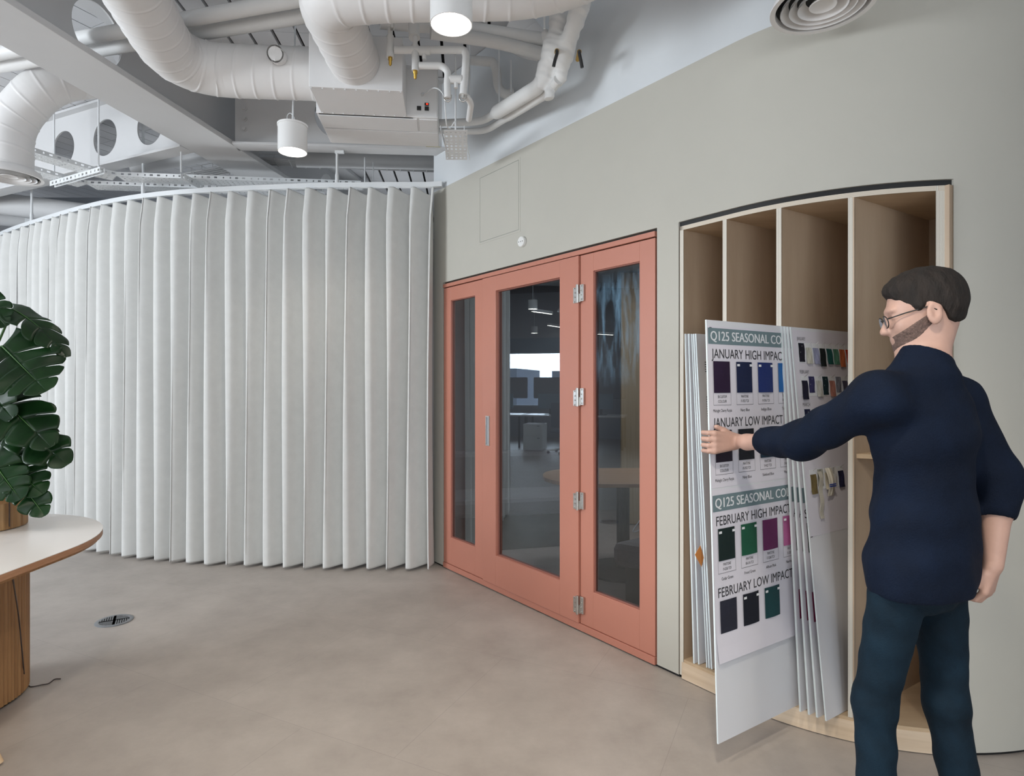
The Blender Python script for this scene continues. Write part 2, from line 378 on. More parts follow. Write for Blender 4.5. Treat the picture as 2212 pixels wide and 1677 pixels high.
# flush pull
mb = MB(); th = t_px(1056.5)
dbox(mb, th - .022, th - .014, 1.02, 1.215, -.016, 0); dbox(mb, th + .014, th + .022, 1.02, 1.215, -.016, 0)
dbox(mb, th - .022, th + .022, 1.212, 1.222, -.016, 0); dbox(mb, th - .022, th + .022, 1.012, 1.022, -.016, 0)
mb.cur = 1; dbox(mb, th - .014, th + .014, 1.022, 1.212, -.0115, -.009)
hd = mb.build('door_handle', [M_steel, M_grey], door); hd['label'] = 'slim steel flush pull'
# hinges
hsrc = None
for z in (1.974, 1.371, .766, .159):
    mb = MB()
    dbox(mb, tb - .040, tb - .012, z - .052, z + .040, -.0155, -.010); dbox(mb, tb + .012, tb + .042, z - .045, z + .052, -.0125, 0)
    dbox(mb, tb - .016, tb - .002, z - .0, z + .052, -.019, -.010); dbox(mb, tb - .004, tb + .014, z - .05, z - .0, -.014, 0)
    a = dp(tb, z - .054, -.020); b_ = dp(tb, z + .054, -.020); mb.tube([a, b_], .0085, 14)
    a = dp(tb, z - .002, -.020); b_ = dp(tb, z + .002, -.020); mb.tube([a, b_], .0092, 14)
    h = mb.build('hinge', M_steel, door, bev=.001); h['label'] = 'steel hinge'
    for k in range(4):
        for sgn in (-1, 1):
            tt = tb + sgn * (.028 if k % 3 == 0 else .024); zz = z - .038 + k * .026 + (.004 if sgn > 0 else -.006)
            s_ = MB(); q = dp(tt, zz, -.010 if sgn > 0 else -.0135); nrm = dp(tt, zz, -.018 if sgn > 0 else -.0205)
            s_.tube([q, nrm], [.0052, .0036], 10); s_.build('screw', M_steel, h)
# wall fittings
mb = MB(); s0, s1 = wall_s_at_px(1037), wall_s_at_px(1121); z0, z1 = 2.447, 2.985
zt = CH + (HZ - 345) / F * wall(wall_s_at_px(1121)).y; z0 = CH + (HZ - 524) / F * wall(wall_s_at_px(1037)).y
z0, z1 = CH + (HZ - 497) / F * wall(s1).y, CH + (HZ - 345) / F * wall(s1).y - .0
fr_ = .014
for a in ((s0 - fr_, s0, z0 - fr_, z1 + fr_), (s1, s1 + fr_, z0 - fr_, z1 + fr_), (s0, s1, z0 - fr_, z0), (s0, s1, z1, z1 + fr_)):
    patch(mb, a[0], a[1], a[2], a[3], -.0015, .001)
patch(mb, s0 + .004, s1 - .004, z0 + .004, z1 - .004, -.0015, .001)
mb.cur = 1; patch(mb, s0, s1, z0, z1, -.0004, .001)
tag(mb.build('access_panel', [M_sage, mat('panel joint', (.30, .31, .28), .8)]), 'flush square access panel painted the sage colour of the wall above the salmon door', 'access panel')
def wall_disc(name, px, py, r, d, m, lab, cat):
    s = wall_s_at_px(px); p = wall(s); z = CH + (HZ - py) / F * p.y; n = -Vector((NIN.x, NIN.y, 0)); c = Vector((p.x, p.y, z))
    mb = MB(); mb.tube([c + n * .0005, c + n * d * .85, c + n * d], [r, r, r * .9], 32)
    e = thing(name, lab, cat, c); b0 = mb.build('cover', m, e, smooth=30)
    t3 = Vector((DW.x, DW.y, 0))
    for k in (-.6, 0, .6):
        q = MB(); cc = c + t3 * r * k + n * d; q.tube([cc - n * .001, cc + n * .0006], .0035, 8); q.build('screw_hole', M_blackp, e)
    return e
wall_disc('blanking_plate', 1130, 523, .034, .022, M_plastic, 'small round white cover with three dots on the wall above the salmon door', 'wall cover')

# ------------------------------------------------------------------ pod furniture seen through the glass
def rbox(mb, poly, z0, z1): mb.prism(poly, z0, z1)
so = thing('sofa', 'grey upholstered bench sofa seen through the dark glass of the pod, left of the table', 'sofa', (0, 5.6, 0))
m_ = MB(); m_.prism([(-.60, 5.05), (.62, 5.35), (.50, 5.85), (-.70, 5.62)], .30, .46); m_.build('seat', M_sofa, so, bev=.04)
m_ = MB(); m_.prism([(-.68, 5.60), (.50, 5.83), (.46, 6.02), (-.70, 5.80)], .40, .80); m_.build('backrest', M_sofa, so, bev=.04)
m_ = MB(); m_.prism([(-.55, 5.12), (.56, 5.40), (.48, 5.80), (-.62, 5.60)], .0, .30); m_.build('base', M_blackp, so)
bn = thing('bench', 'grey upholstered bench seat behind the right pane of the salmon screen', 'bench', (1.1, 3.95, 0))
m_ = MB(); m_.prism([(.62, 3.78), (1.20, 3.42), (1.85, 3.95), (1.30, 4.25)], .30, .46); m_.build('seat', M_sofa, bn, bev=.045)
m_ = MB(); m_.prism([(.72, 3.82), (1.20, 3.50), (1.78, 3.95), (1.30, 4.20)], .0, .30); m_.build('base', M_blackp, bn)
tb_ = thing('meeting_table', 'oak topped meeting table with rounded corners inside the glazed pod', 'table', (.85, 4.7, 0))
m_ = MB(); poly = []
cx_, cy_, hx, hy, rr = .86, 4.66, .62, .40, .36
for k, (sx, sy) in enumerate(((1, 1), (-1, 1), (-1, -1), (1, -1))):
    for i in range(9):
        a = PI / 2 * k + PI / 2 * i / 8; poly.append((cx_ + sx * (hx - rr) + rr * math.cos(a), cy_ + sy * (hy - rr) + rr * math.sin(a)))
m_.prism(poly, .712, .74); m_.build('tabletop', mat('pod table oak', (.34, .20, .11), .4, col2=(.42, .26, .15), scale=3, stretch=(1, 12, 1)), tb_, bev=.004)
m_ = MB(); m_.tube([(.86, 4.66, .02), (.86, 4.66, .71)], .05, 20); m_.build('column', M_blackp, tb_)
m_ = MB(); m_.lathe([(.0, .0), (.3, .0), (.3, .015), (.05, .03), (0, .03)], (.86, 4.66, 0)); m_.build('base', M_blackp, tb_)
mb = MB(); mb.box((1.42, 6.2, 1.3), (.60, .06, 2.58)); tag(mb.build('wood_panel', mat('pod wood panel', (.42, .33, .20), .5, col2=(.52, .42, .27), scale=3, stretch=(20, 20, .6))), 'tall pale wood wall panel inside the pod behind the table', 'panel')
mb = MB(); c0 = Vector((.92, 4.30, .70)); mb.tube(spline([c0, c0 + Vector((.02, -.02, -.16)), c0 + Vector((-.06, -.02, -.30)), c0 + Vector((.03, -.02, -.26)), c0 + Vector((.09, -.02, -.12)), c0 + Vector((.10, -.02, -.30)), c0 + Vector((.12, -.02, -.38))]), .004, 8)
o = mb.build('power_cable', M_plastic, tb_, smooth=True); o['label'] = 'white looping cable'

area('pod_fill_light', (1.0, 5.0, 2.58), (1.0, 5.0, 0), 1.0, .6, 16, (1, .95, .88))  # added fill inside the pod so its furniture shows through the glass
# ------------------------------------------------------------------ plywood shelving
M_plyedge = bpy.data.materials.new('ply edge'); 
M_plyedge = wave_mat('plywood edge layers', (.42, .36, .29), (.78, .76, .68), 95, 'Y', .6, .2, .6, .6)
SH = thing('plywood_shelving', 'tall birch plywood shelving recessed in the curved sage wall, divided by vertical panels', 'shelving', (1.4, 2.6, 0))
DEP = .80; TH = .020
def u3(s, wv, z): p = U * s + NW * wv; return (p.x, p.y, z)
def front_s(wv):
    p = wall(wall_s_at_w(wv)); return p.dot(U)
def mkM(o, x, y, z):
    m = Matrix((( x.x, y.x, z.x, o.x), (x.y, y.y, z.y, o.y), (x.z, y.z, z.z, o.z), (0, 0, 0, 1))); return m
U3 = Vector((U.x, U.y, 0)); N3 = Vector((NW.x, NW.y, 0)); Z3 = Vector((0, 0, 1))
def panel(name, wv, th, s_end, z0, z1, parent, lab=None, out=.0):
    # own object with axes along depth (x) and thickness (y) so that the layers of the ply edge run with its length
    s0 = front_s(wv) - out; o = Vector(u3(s0, wv, 0)); M = mkM(o, U3, N3, Z3)
    mb = MB(); L = s_end - s0
    mb.box((L / 2 + .002, 0, (z0 + z1) / 2), (L - .002, th, z1 - z0)); mb.cur = 1
    # front edge follows the slant of the wall
    f0 = front_s(wv - th / 2) - s0 - out; f1 = front_s(wv + th / 2) - s0 - out
    mb.add([(f0, -th / 2, z0), (f1, th / 2, z0), (.004 + max(f0, f1), th / 2, z0), (.004 + max(f0, f1), -th / 2, z0), (f0, -th / 2, z1), (f1, th / 2, z1), (.004 + max(f0, f1), th / 2, z1), (.004 + max(f0, f1), -th / 2, z1)],
           [(0, 1, 5, 4), (1, 2, 6, 5), (3, 0, 4, 7), (4, 5, 6, 7), (0, 3, 2, 1)])
    ob = mb.build(name, [M_ply, M_plyedge], None, base=False)
    ob.parent = parent; ob.matrix_local = WM[parent.name].inverted() @ M; WM[ob.name] = M
    if lab: ob['label'] = lab
    return ob
send = front_s(-1.8) + DEP
DIV = [-1.801, -1.556, -1.309]
ZT = 2.222
panel('side_panel', WL + TH / 2, TH, send, .02, ZT, SH)
for wv in DIV: panel('divider', wv, TH, send, .10, ZT - TH, SH)
panel('side_panel', WR - .022, .036, send, .02, ZT, SH, 'thick right side panel showing its ply layers', .0)
sr = wall_s_at_w(WR - .004)
def curve_poly(sa, sb, off0, wend0, wend1, s_end, n=24):
    pts = [wall(sa + (sb - sa) * i / n, off0) for i in range(n + 1)]
    a = U * s_end + NW * wend1; b_ = U * s_end + NW * wend0
    return [(p.x, p.y) for p in pts] + [(a.x, a.y), (b_.x, b_.y)]
sl = wall_s_at_w(WL)
m_ = MB(); m_.prism(curve_poly(sl, sr, .004, WL, WR - .004, send), ZT - TH, ZT); m_.build('top_panel', M_plyh, SH)
m_ = MB(); patch(m_, sl, sr, ZT - TH, ZT, .0, .006); m_.build('top_edge', wave_mat('ply edge horizontal', (.50, .42, .33), (.70, .64, .54), 95, 'Z', .6, .2, .6, .6), SH, smooth=30)
m_ = MB(); m_.prism(curve_poly(sl + .01, sr, .003, WL + .01, WR - .004, send), .085, .10); m_.build('bottom_shelf', M_plyh, SH)
m_ = MB(); patch(m_, sl + .01, sr, .004, .086, .0, .02); m_.build('plinth', M_plyf, SH, smooth=30)
m_ = MB(); a = U * (send) + NW * WL; b_ = U * send + NW * WR; c_ = U * .012; m_.prism([a, b_, b_ + c_, a + c_], .0, ZT); m_.build('back_panel', M_ply, SH)
# shelf in the right bay
m_ = MB(); pts = curve_poly(wall_s_at_w(DIV[2] + TH / 2), wall_s_at_w(WR - .04), .012, DIV[2] + TH / 2, WR - .04, send); m_.prism(pts, 1.148, 1.166); m_.build('cross_shelf', M_plyh, SH)
# dark gap around the opening
mb = MB(); patch(mb, SS0, SS1, ZT + .004, ZD + .006, .012, .10); patch(mb, SS0, sl - .001, 0, ZD, .02, .1); patch(mb, sr + .003, SS1, 0, ZD, .012, .1); struct(mb.build('trim_2', M_black, smooth=30))

# ------------------------------------------------------------------ foam boards
_txt = {}
def text_poly(t):
    if t in _txt: return _txt[t]
    cu = bpy.data.curves.new('t', 'FONT'); cu.body = t; cu.size = 1; cu.resolution_u = 3
    ob = bpy.data.objects.new('t', cu); me = bpy.data.meshes.new_from_object(ob)
    V = [(v.co.x, v.co.y) for v in me.vertices]; Fc = [tuple(p.vertices) for p in me.polygons]
    bpy.data.objects.remove(ob); bpy.data.meshes.remove(me); _txt[t] = (V, Fc); return V, Fc
def text(mb, t, x, y, h, wid=None, z=.0012, narrow=.78, center=False, bold=0):
    """lettering whose capitals are h high, starting at x with its baseline at y"""
    V, Fc = text_poly(t); xs = [v[0] for v in V]; k = h / .69; kx = k * narrow
    x0, x1 = min(xs), max(xs)
    if wid: kx = wid / (x1 - x0)
    ox = x - x0 * kx - ((x1 - x0) * kx / 2 if center else 0)
    mb.add([(ox + v[0] * kx, y + v[1] * k, z) for v in V], Fc)
    if bold: mb.add([(ox + v[0] * kx + bold, y + v[1] * k, z + .0001) for v in V], Fc)
def rect(mb, x0, x1, y0, y1, z, th=None):
    if th: mb.box(((x0 + x1) / 2, (y0 + y1) / 2, z + th / 2), (x1 - x0, y1 - y0, th))
    else: mb.quad((x0, y0, z), (x1, y0, z), (x1, y1, z), (x0, y1, z))
BH = 1.593
_cm = {}
def colm(c, rough=.55):
    k = tuple(c)
    if k not in _cm: _cm[k] = mat('swatch %d' % len(_cm), tuple((v / 255) ** 2.2 for v in c), rough, bump=.05, bscale=300)
    return _cm[k]
def board(s0, wb, wt, W, th, lab, group=None, zb=.102):
    o = Vector(u3(s0, wb, zb)); t = Vector(u3(s0, wt, zb + BH)); y = (t - o).normalized(); z = U3.cross(y); 
    if z.dot(N3) < 0: z = -z
    M = mkM(o, U3, y, z); WMi = M
    mb = MB(); mb.box((W / 2, BH / 2, -th / 2), (W, BH, th)); 
    ob = mb.build('foam_board', [M_foam], None, base=False); ob.matrix_world = M; WM[ob.name] = M
    me = ob.data; me.materials.append(M_foame)
    for p in me.polygons:
        if abs(p.normal.z) < .5: p.material_index = 1
    tag(ob, lab, 'board', group); return ob, M
def kid(ob, M, name, mats, fn, lab=None, **k):
    mb = MB(M); fn(mb); c = mb.build(name, mats, ob, **k)
    if lab: c['label'] = lab
    return c
FG = 'white foam boards filed upright in the plywood shelving'
b1, M1 = board(1.861, -1.478, -1.533, .86, .006, 'white foam colour board with two seasonal posters, pulled out of the shelving by the man', FG)
def poster(ob, M, ytop, ybot, band, head, secs, W=.74, curl=0):
    def sheet(mb):
        rows = []
        for j in range(13):
            y = ytop + (ybot - ytop) * j / 12; e = max(0, (j - 9) / 3) ** 2 * curl
            rows.append([(.004 + (W - .004) * i / 6, y, .0008 + e * (1 - .3 * i / 6)) for i in range(7)])
        mb.grid(rows)
    sh = kid(ob, M, 'poster', M_paper, sheet)
    kid(ob, M, 'title_band', M_band, lambda mb: rect(mb, .005, W, band[1], band[0], .0016))
    kid(ob, M, 'title_lettering', M_whiteink, lambda mb: text(mb, head, .018, band[1] + .014, .036, .60, .0024, bold=.0022))
    def ink(mb):
        for (ty, title, sw) in secs:
            text(mb, title, .022, ty, .036, .475 if len(title) > 18 else .44, .0022)
            for i, (x0, top, c, l1, l2, nm) in enumerate(sw):
                yb = top - .122 - .048; 
                for (a, b_, c_, d) in ((x0, x0 + .104, yb, yb + .0012), (x0, x0 + .0008, yb, top), (x0 + .1032, x0 + .104, yb, top)): rect(mb, a, b_, c_, d, .0022)
                text(mb, l1, x0 + .052, top - .122 - .020, .0105, .052 if len(l1) > 7 else .045, .0022, center=True)
                text(mb, l2, x0 + .052, top - .122 - .038, .0105, .050, .0022, center=True)
                text(mb, nm, x0 + .052, yb - .026, .0115, min(.11, .0062 * len(nm)), .0022, center=True)
    kid(ob, M, 'printed_lettering', M_ink, ink)
    for (ty, title, sw) in secs:
        for i, (x0, top, c, l1, l2, nm) in enumerate(sw):
            def cloth(mb, x0=x0, top=top, i=i):
                rows = []
                for j in range(9):
                    y = top - .122 * j / 8; k = .5 + .5 * math.sin(j * .7 + i)
                    rows.append([(x0 + .004 + .096 * q / 4, y, .0028 + .0035 * k * math.sin(PI * q / 4)) for q in range(5)])
                mb.grid(rows)
            s_ = kid(ob, M, 'colour_swatch', colm(c), cloth, sol=.0008)
            if (i + len(title)) % 3 != 1:
                for xx in (x0 + .012, x0 + .09): MBt = MB(M); rect(MBt, xx - .008, xx + .008, top - .018, top - .009, .0068, .0006); MBt.build('tape', M_whiteink, s_)
def sw(top, items): return [(.026 + .137 * i, top, c, a, b_, n) for i, (c, a, b_, n) in enumerate(items)]
T = BH
poster(b1, M1, T - .022, T - .642, (T - .030, T - .092), 'Q125 SEASONAL COLOURS', [
    (T - .146, 'JANUARY HIGH IMPACT', sw(T - .158, [((38, 10, 48), 'SB CUSTOM', 'COLOUR', 'Midnight Cherry Purple'), ((8, 26, 62), 'PANTONE', '19-3923 TCX', 'Navy Blue'), ((22, 44, 104), 'PANTONE', '19-3936 TCX', 'Indigo Blue'), ((10, 92, 160), 'PANTONE', '18-4244 TCX', 'Tidal Blue'), ((60, 120, 150), 'PANTONE', '17-4320 TCX', 'Sea Blue')])),
    (T - .412, 'JANUARY LOW IMPACT', sw(T - .424, [((28, 8, 34), 'SB CUSTOM', 'COLOUR', 'Midnight Cherry Purple'), ((10, 14, 26), 'PANTONE', '19-3922 TCX', 'Navy Blue'), ((8, 42, 60), 'PANTONE', '19-4227 TCX', 'Subdued Blue'), ((40, 60, 80), 'PANTONE', '19-4025 TCX', 'Mood Blue')]))])
poster(b1, M1, T - .650, T - 1.296, (T - .670, T - .732), 'Q125 SEASONAL COLOURS', [
    (T - .786, 'FEBRUARY HIGH IMPACT', sw(T - .798, [((6, 34, 32), 'PANTONE', '19-5350 TCX', 'Cedar Green'), ((20, 84, 60), 'PANTONE', '18-6116 TCX', 'Frond Green'), ((98, 30, 84), 'PANTONE', '17-3240 TCX', 'Allium Pink'), ((170, 92, 140), 'PANTONE', '15-3207 TCX', 'Nerine Pink'), ((200, 150, 90), 'PANTONE', '15-1040 TCX', 'Amber Gold')])),
    (T - 1.056, 'FEBRUARY LOW IMPACT', sw(T - 1.070, [((36, 38, 52), 'PANTONE', '19-3908 TCX', 'Urban Grey'), ((4, 16, 32), 'PANTONE', '19-3923 TCX', 'Navy Blue'), ((0, 62, 66), 'PANTONE', '19-4818 TCX', 'Glade Green')]))], curl=.012)
kid(b1, M1, 'staple', M_ink, lambda mb: rect(mb, .012, .026, T - .030, T - .028, .003))
# the stack beside it
st = [(-1.440, -1.5265), (-1.408, -1.5180), (-1.378, -1.5095)]
sss = [2.330, 2.338, 2.346]
labs = ['foam board of the leaning stack, next to the board held by the man', 'middle foam board of the leaning stack in the third bay', 'foam board of the leaning stack, directly behind the one with rows of small swatches']
for k, ((wb, wt), s0) in enumerate(zip(st, sss)):
    ob, Mx = board(s0, wb, wt, .66, .008, labs[k], FG)
    for y0 in (0, .645):
        kid(ob, Mx, 'poster', M_paper, lambda mb: rect(mb, .006, .6, T - .63 - y0, T - .02 - y0, .0008))
        kid(ob, Mx, 'title_band', M_band, lambda mb: rect(mb, .007, .6, T - .092 - y0, T - .03 - y0, .0014))
    kid(ob, Mx, 'printed_lettering', M_ink, lambda mb: text(mb, ('A', 'A', 'S')[k], .014, T - .80, .036, .022))
    for (a, c) in ((T - .17, (20, 24, 60)), (T - .44, (10, 20, 40)), (T - .82, (6, 40, 30)), (T - 1.1, (110, 8, 60))):
        kid(ob, Mx, 'colour_swatch', colm(c), lambda mb: rect(mb, .022, .12, a - .12, a, .002, .001))
b5, M5 = board(2.352, -1.346, -1.501, .68, .006, 'foam board with rows of small pinned fabric swatches headed JANUARY, FEBRUARY and MARCH', FG)
kid(b5, M5, 'poster', M_paper, lambda mb: rect(mb, .008, .66, T - .87, T - .012, .0008))
for (t_, y_, w_2) in (('JANUARY', .054, .062), ('FEBRUARY', .196, .068), ('MARCH', .335, .052)): kid(b5, M5, 'printed_lettering', M_ink, lambda mb: text(mb, t_, .035, T - y_, .015, w_2))
rows5 = [(T - .064, [(14, 12, 34), (196, 196, 184), (150, 154, 182), (4, 26, 28), (20, 82, 78), (84, 132, 110), (196, 108, 66), (196, 60, 24), (150, 40, 60), (90, 90, 160)]),
         (T - .206, [(20, 20, 44), (52, 50, 92), (190, 190, 184), (6, 44, 52), (176, 120, 106), (128, 130, 142), (86, 84, 104), (120, 110, 60)]),
         (T - .345, [(24, 30, 62), (118, 62, 112), (44, 62, 56), (52, 58, 80), (96, 96, 108), (60, 70, 120)]),
         (T - .600, [(110, 96, 60), (160, 160, 150), (210, 200, 180), (206, 206, 204), (34, 34, 64)])]
for r, (top, cs) in enumerate(rows5):
    for i, c in enumerate(cs):
        x = .036 + .052 * i; rnd = random.uniform(-.06, .06); hh = .070 + (.01 if i % 3 == 0 else 0)
        pin = (i + r) % 2 == 1 or (r == 0 and i > 1)
        def card(mb, x=x, top=top): rect(mb, x, x + .046, top - .086, top, .0015, .0008)
        cd_ = kid(b5, M5, 'swatch_card', M_whiteink, card)
        def cl(mb, x=x, top=top, rnd=rnd, hh=hh, pin=pin):
            t0 = top - (.020 if pin else .002); n = 6; rowsq = []
            for j in range(n + 1):
                y = t0 - hh * j / n
                rowsq.append([(x + .003 + .041 * q / 3 + rnd * (t0 - y) * (1.5 if pin else .2), y, .003 + (.006 * j / n if pin else 0) + .0015 * math.sin(q * 2 + j)) for q in range(4)])
            mb.grid(rowsq)
        MBt = MB(M5); cl(MBt); MBt.build('fabric', colm(c, .8), cd_, sol=.0012)
        if pin:
            MBt = MB(M5); MBt.tube([(x + .026, top - .006, .002), (x + .034, top + .006, .014)], .0009, 6); MBt.build('pin', M_steel, cd_)
def ribbon(mb):
    rows = []
    for j in range(16): rows.append([(.082 + .026 * q / 2 + .006 * math.sin(j * .4), T - .61 - .013 * j, .010 + .004 * math.sin(j * .8)) for q in range(3)])
    mb.grid(rows)
kid(b5, M5, 'hanging_ribbon', mat('cream ribbon', (.55, .52, .44), .8), ribbon, sol=.0015)
def knot(mb):
    rows = []
    for j in range(14): rows.append([(.134 + .048 * q / 5, T - .60 - .009 * j, .012 + .012 * math.sin(PI * j / 13) + .003 * math.sin(q * 2.4)) for q in range(6)])
    mb.grid(rows)
    mb.cur = 1
    for yy in (T - .668, T - .676): mb.box((.158, yy, .027), (.048, .004, .002))
kid(b5, M5, 'folded_trim', [mat('cream knit trim', (.66, .62, .52), .8), colm((40, 70, 160))], knot)
kid(b5, M5, 'fold_mark', M_ink, lambda mb: rect(mb, .004, .018, T - .872, T - .869, .002))
# left bay boards
lb = [(-1.965, -2.020, 2.300), (-1.946, -2.008, 2.312), (-1.905, -1.996, 2.318), (-1.893, -1.986, 2.322), (-1.880, -1.975, 2.324)]
ll = ['outermost foam board in the left bay, leaning on the side panel', 'second foam board from the side panel in the left bay', 'foam board at the middle of the left bay stack',
      'foam board in the left bay just behind the one printed with small notes', 'foam board in the left bay printed with columns of small text']
for k, (wb, wt, s0) in enumerate(lb):
    ob, Mx = board(s0, wb, wt, .66, .008 if k != 2 else .005, ll[k], FG)
    if k == 4:
        def lines(mb):
            y = T - .14
            for blk in range(13):
                ind = .018 if blk % 2 else .0
                for q in range(5 + (blk % 3) * 2):
                    wd = random.uniform(.05, .10)
                    x = .050 + ind
                    while wd > 0:
                        l = min(wd, random.uniform(.006, .02)); rect(mb, x, x + l, y, y + .0045, .0016); x += l + .002; wd -= l + .002
                    y -= .0115
                y -= .016
        kid(ob, Mx, 'small_print', M_ink, lines)
        kid(ob, Mx, 'note_paper', M_paper, lambda mb: rect(mb, .040, .5, T - .12, T - .07, .0012))
mb = MB(); p = Vector(u3(2.295, -1.925, .62)); q = Vector((-.022, .0, 0))
mb.add([p + Vector((.0, 0, .062)), p + Vector((-.030, -.012, .020)), p + Vector((.004, -.004, -.040)), p + Vector((.02, .012, .0))], [(0, 1, 2, 3)])
tag(mb.build('sticky_note', mat('orange paper', (.75, .30, .08), .6), sol=.0012), 'orange paper slip sticking out between the boards in the left bay', 'paper')
# ------------------------------------------------------------------ curtain and its rail
CP = spline([Vector((-.575, 4.715, 0)), Vector((-1.15, 4.722, 0)), Vector((-1.70, 4.754, 0)), Vector((-2.66, 4.893, 0)), Vector((-3.48, 5.17, 0)), Vector((-4.48, 5.73, 0)), Vector((-5.36, 6.30, 0)), Vector((-6.2, 7.0, 0)), Vector((-6.8, 7.9, 0))], 16)
CL = [0]
for a, b_ in zip(CP, CP[1:]): CL.append(CL[-1] + (b_ - a).length)
def cpt(s):
    j = 0
    lo, hi = 0, len(CL) - 2
    while lo < hi:
        m = (lo + hi + 1) // 2
        if CL[m] <= s: lo = m
        else: hi = m - 1
    t = (s - CL[lo]) / (CL[lo + 1] - CL[lo]); p = CP[lo].lerp(CP[lo + 1], t); d = (CP[lo + 1] - CP[lo]).normalized()
    return p, d
def curtain(name, s0, s1, lab, pitch=.160, amp=.066, seed=1):
    r = random.Random(seed); nf = int(round((s1 - s0) / pitch)); per = 20; N = nf * per + 1
    ja = [r.uniform(-.16, .16) for _ in range(nf + 2)]; jb = [r.uniform(.86, 1.12) for _ in range(nf + 2)]; jc = [r.uniform(-.3, .3) for _ in range(nf + 2)]
    zs = [.016, .03, .10, .11, .35, .7, 1.1, 1.6, 2.1, 2.5, 2.75, 2.86, 2.93, 2.965, 2.978]
    rows = []
    for z in zs:
        row = []
        h = z / 2.98; top = max(0, (z - 2.72) / .26)
        for i in range(N):
            f = i / per; k = int(f); fr = f - k
            def lerp(A): return A[k] * (1 - fr) + A[min(k + 1, nf)] * fr
            ph = 2 * PI * f; a = amp * lerp(jb) * (1 - .30 * top) * (1 + .10 * (1 - h))
            sk = .46 + .08 * (1 - h) + .12 * lerp(jc)
            cn = math.cos(ph); fo = a * math.tanh(1.15 * cn) / math.tanh(1.15)
            s = s0 + (s1 - s0) * i / (N - 1) + .010 * math.sin(k * 1.7 + z * 1.3) + .006 * lerp(ja) * (2.98 - z)
            # crests lean to the viewer's left, as the cloth hangs from the runners
            s += sk * fo * (1 - .35 * top)
            s = min(max(s, .0), CL[-1] - .01)
            p, d = cpt(s); n = Vector((-d.y, d.x, 0)); 
            if n.y > 0: n = -n
            zz = z
            if z > 2.9: zz = z - .032 * (.5 - .5 * cn) * (z - 2.9) / .078
            if z < .05: zz = z + .012 * (.5 + .5 * math.sin(k * 2.3)) * (1 if z < .02 else .6) * .5 + .006 * (.5 - .5 * cn)
            q = p + n * (fo + .004); row.append((q.x, q.y, zz))
        rows.append(row)
    mb = MB(); mb.grid(rows); o = mb.build(name, M_cur, smooth=True, sol=.003)
    return tag(o, lab, 'curtain')
curtain('curtain', .02, 4.40, 'long off-white floor-length curtain hanging in even folds from the curved rail beside the sage wall', seed=3)
curtain('curtain', 4.43, CL[-1] - .05, 'further off-white curtain at the far left end of the rail, behind the monstera', pitch=.185, amp=.07, seed=5)
RL = thing('curtain_rail', 'white curved ceiling-hung curtain rail ending against the sage wall', 'curtain rail', (-2, 5, 2.99))
mb = MB(); pts = [cpt(CL[-1] * .995 * i / 80)[0] for i in range(81)]; pts[0] = Vector((-.545, 4.700, 0)) + Vector((0, .0, 0))
rows = []
for i, p in enumerate(pts):
    d = (pts[min(i + 1, 80)] - pts[max(i - 1, 0)]).normalized(); n = Vector((-d.y, d.x, 0)) * .017
    rows.append([(p.x + n.x, p.y + n.y, 2.988), (p.x - n.x, p.y - n.y, 2.988), (p.x - n.x, p.y - n.y, 3.026), (p.x + n.x, p.y + n.y, 3.026), (p.x + n.x, p.y + n.y, 2.988)])
mb.grid(rows); mb.quad(*rows[0][:4]); mb.quad(*rows[-1][:4]); mb.build('track', M_rail, RL)
def rail_rod(px, ztop, br=True):
    s = 0.0
    while s < CL[-1] - .1 and CX + F * cpt(s)[0].x / cpt(s)[0].y > px: s += .02
    p = cpt(s)[0]; mb = MB(); mb.tube([(p.x, p.y, 3.024), (p.x, p.y, 3.085), (p.x, p.y, 3.10), (p.x, p.y, 3.115), (p.x, p.y, ztop)], [.015, .015, .0125, .010, .010], 12)
    if br: mb.box((p.x + .02, p.y, ztop - .012), (.07, .02, .03))
    o = mb.build('hanger_rod', M_rail, RL)
for px in (70, 310, 730): rail_rod(px, 3.80 if px < 400 else 3.285, px > 400)

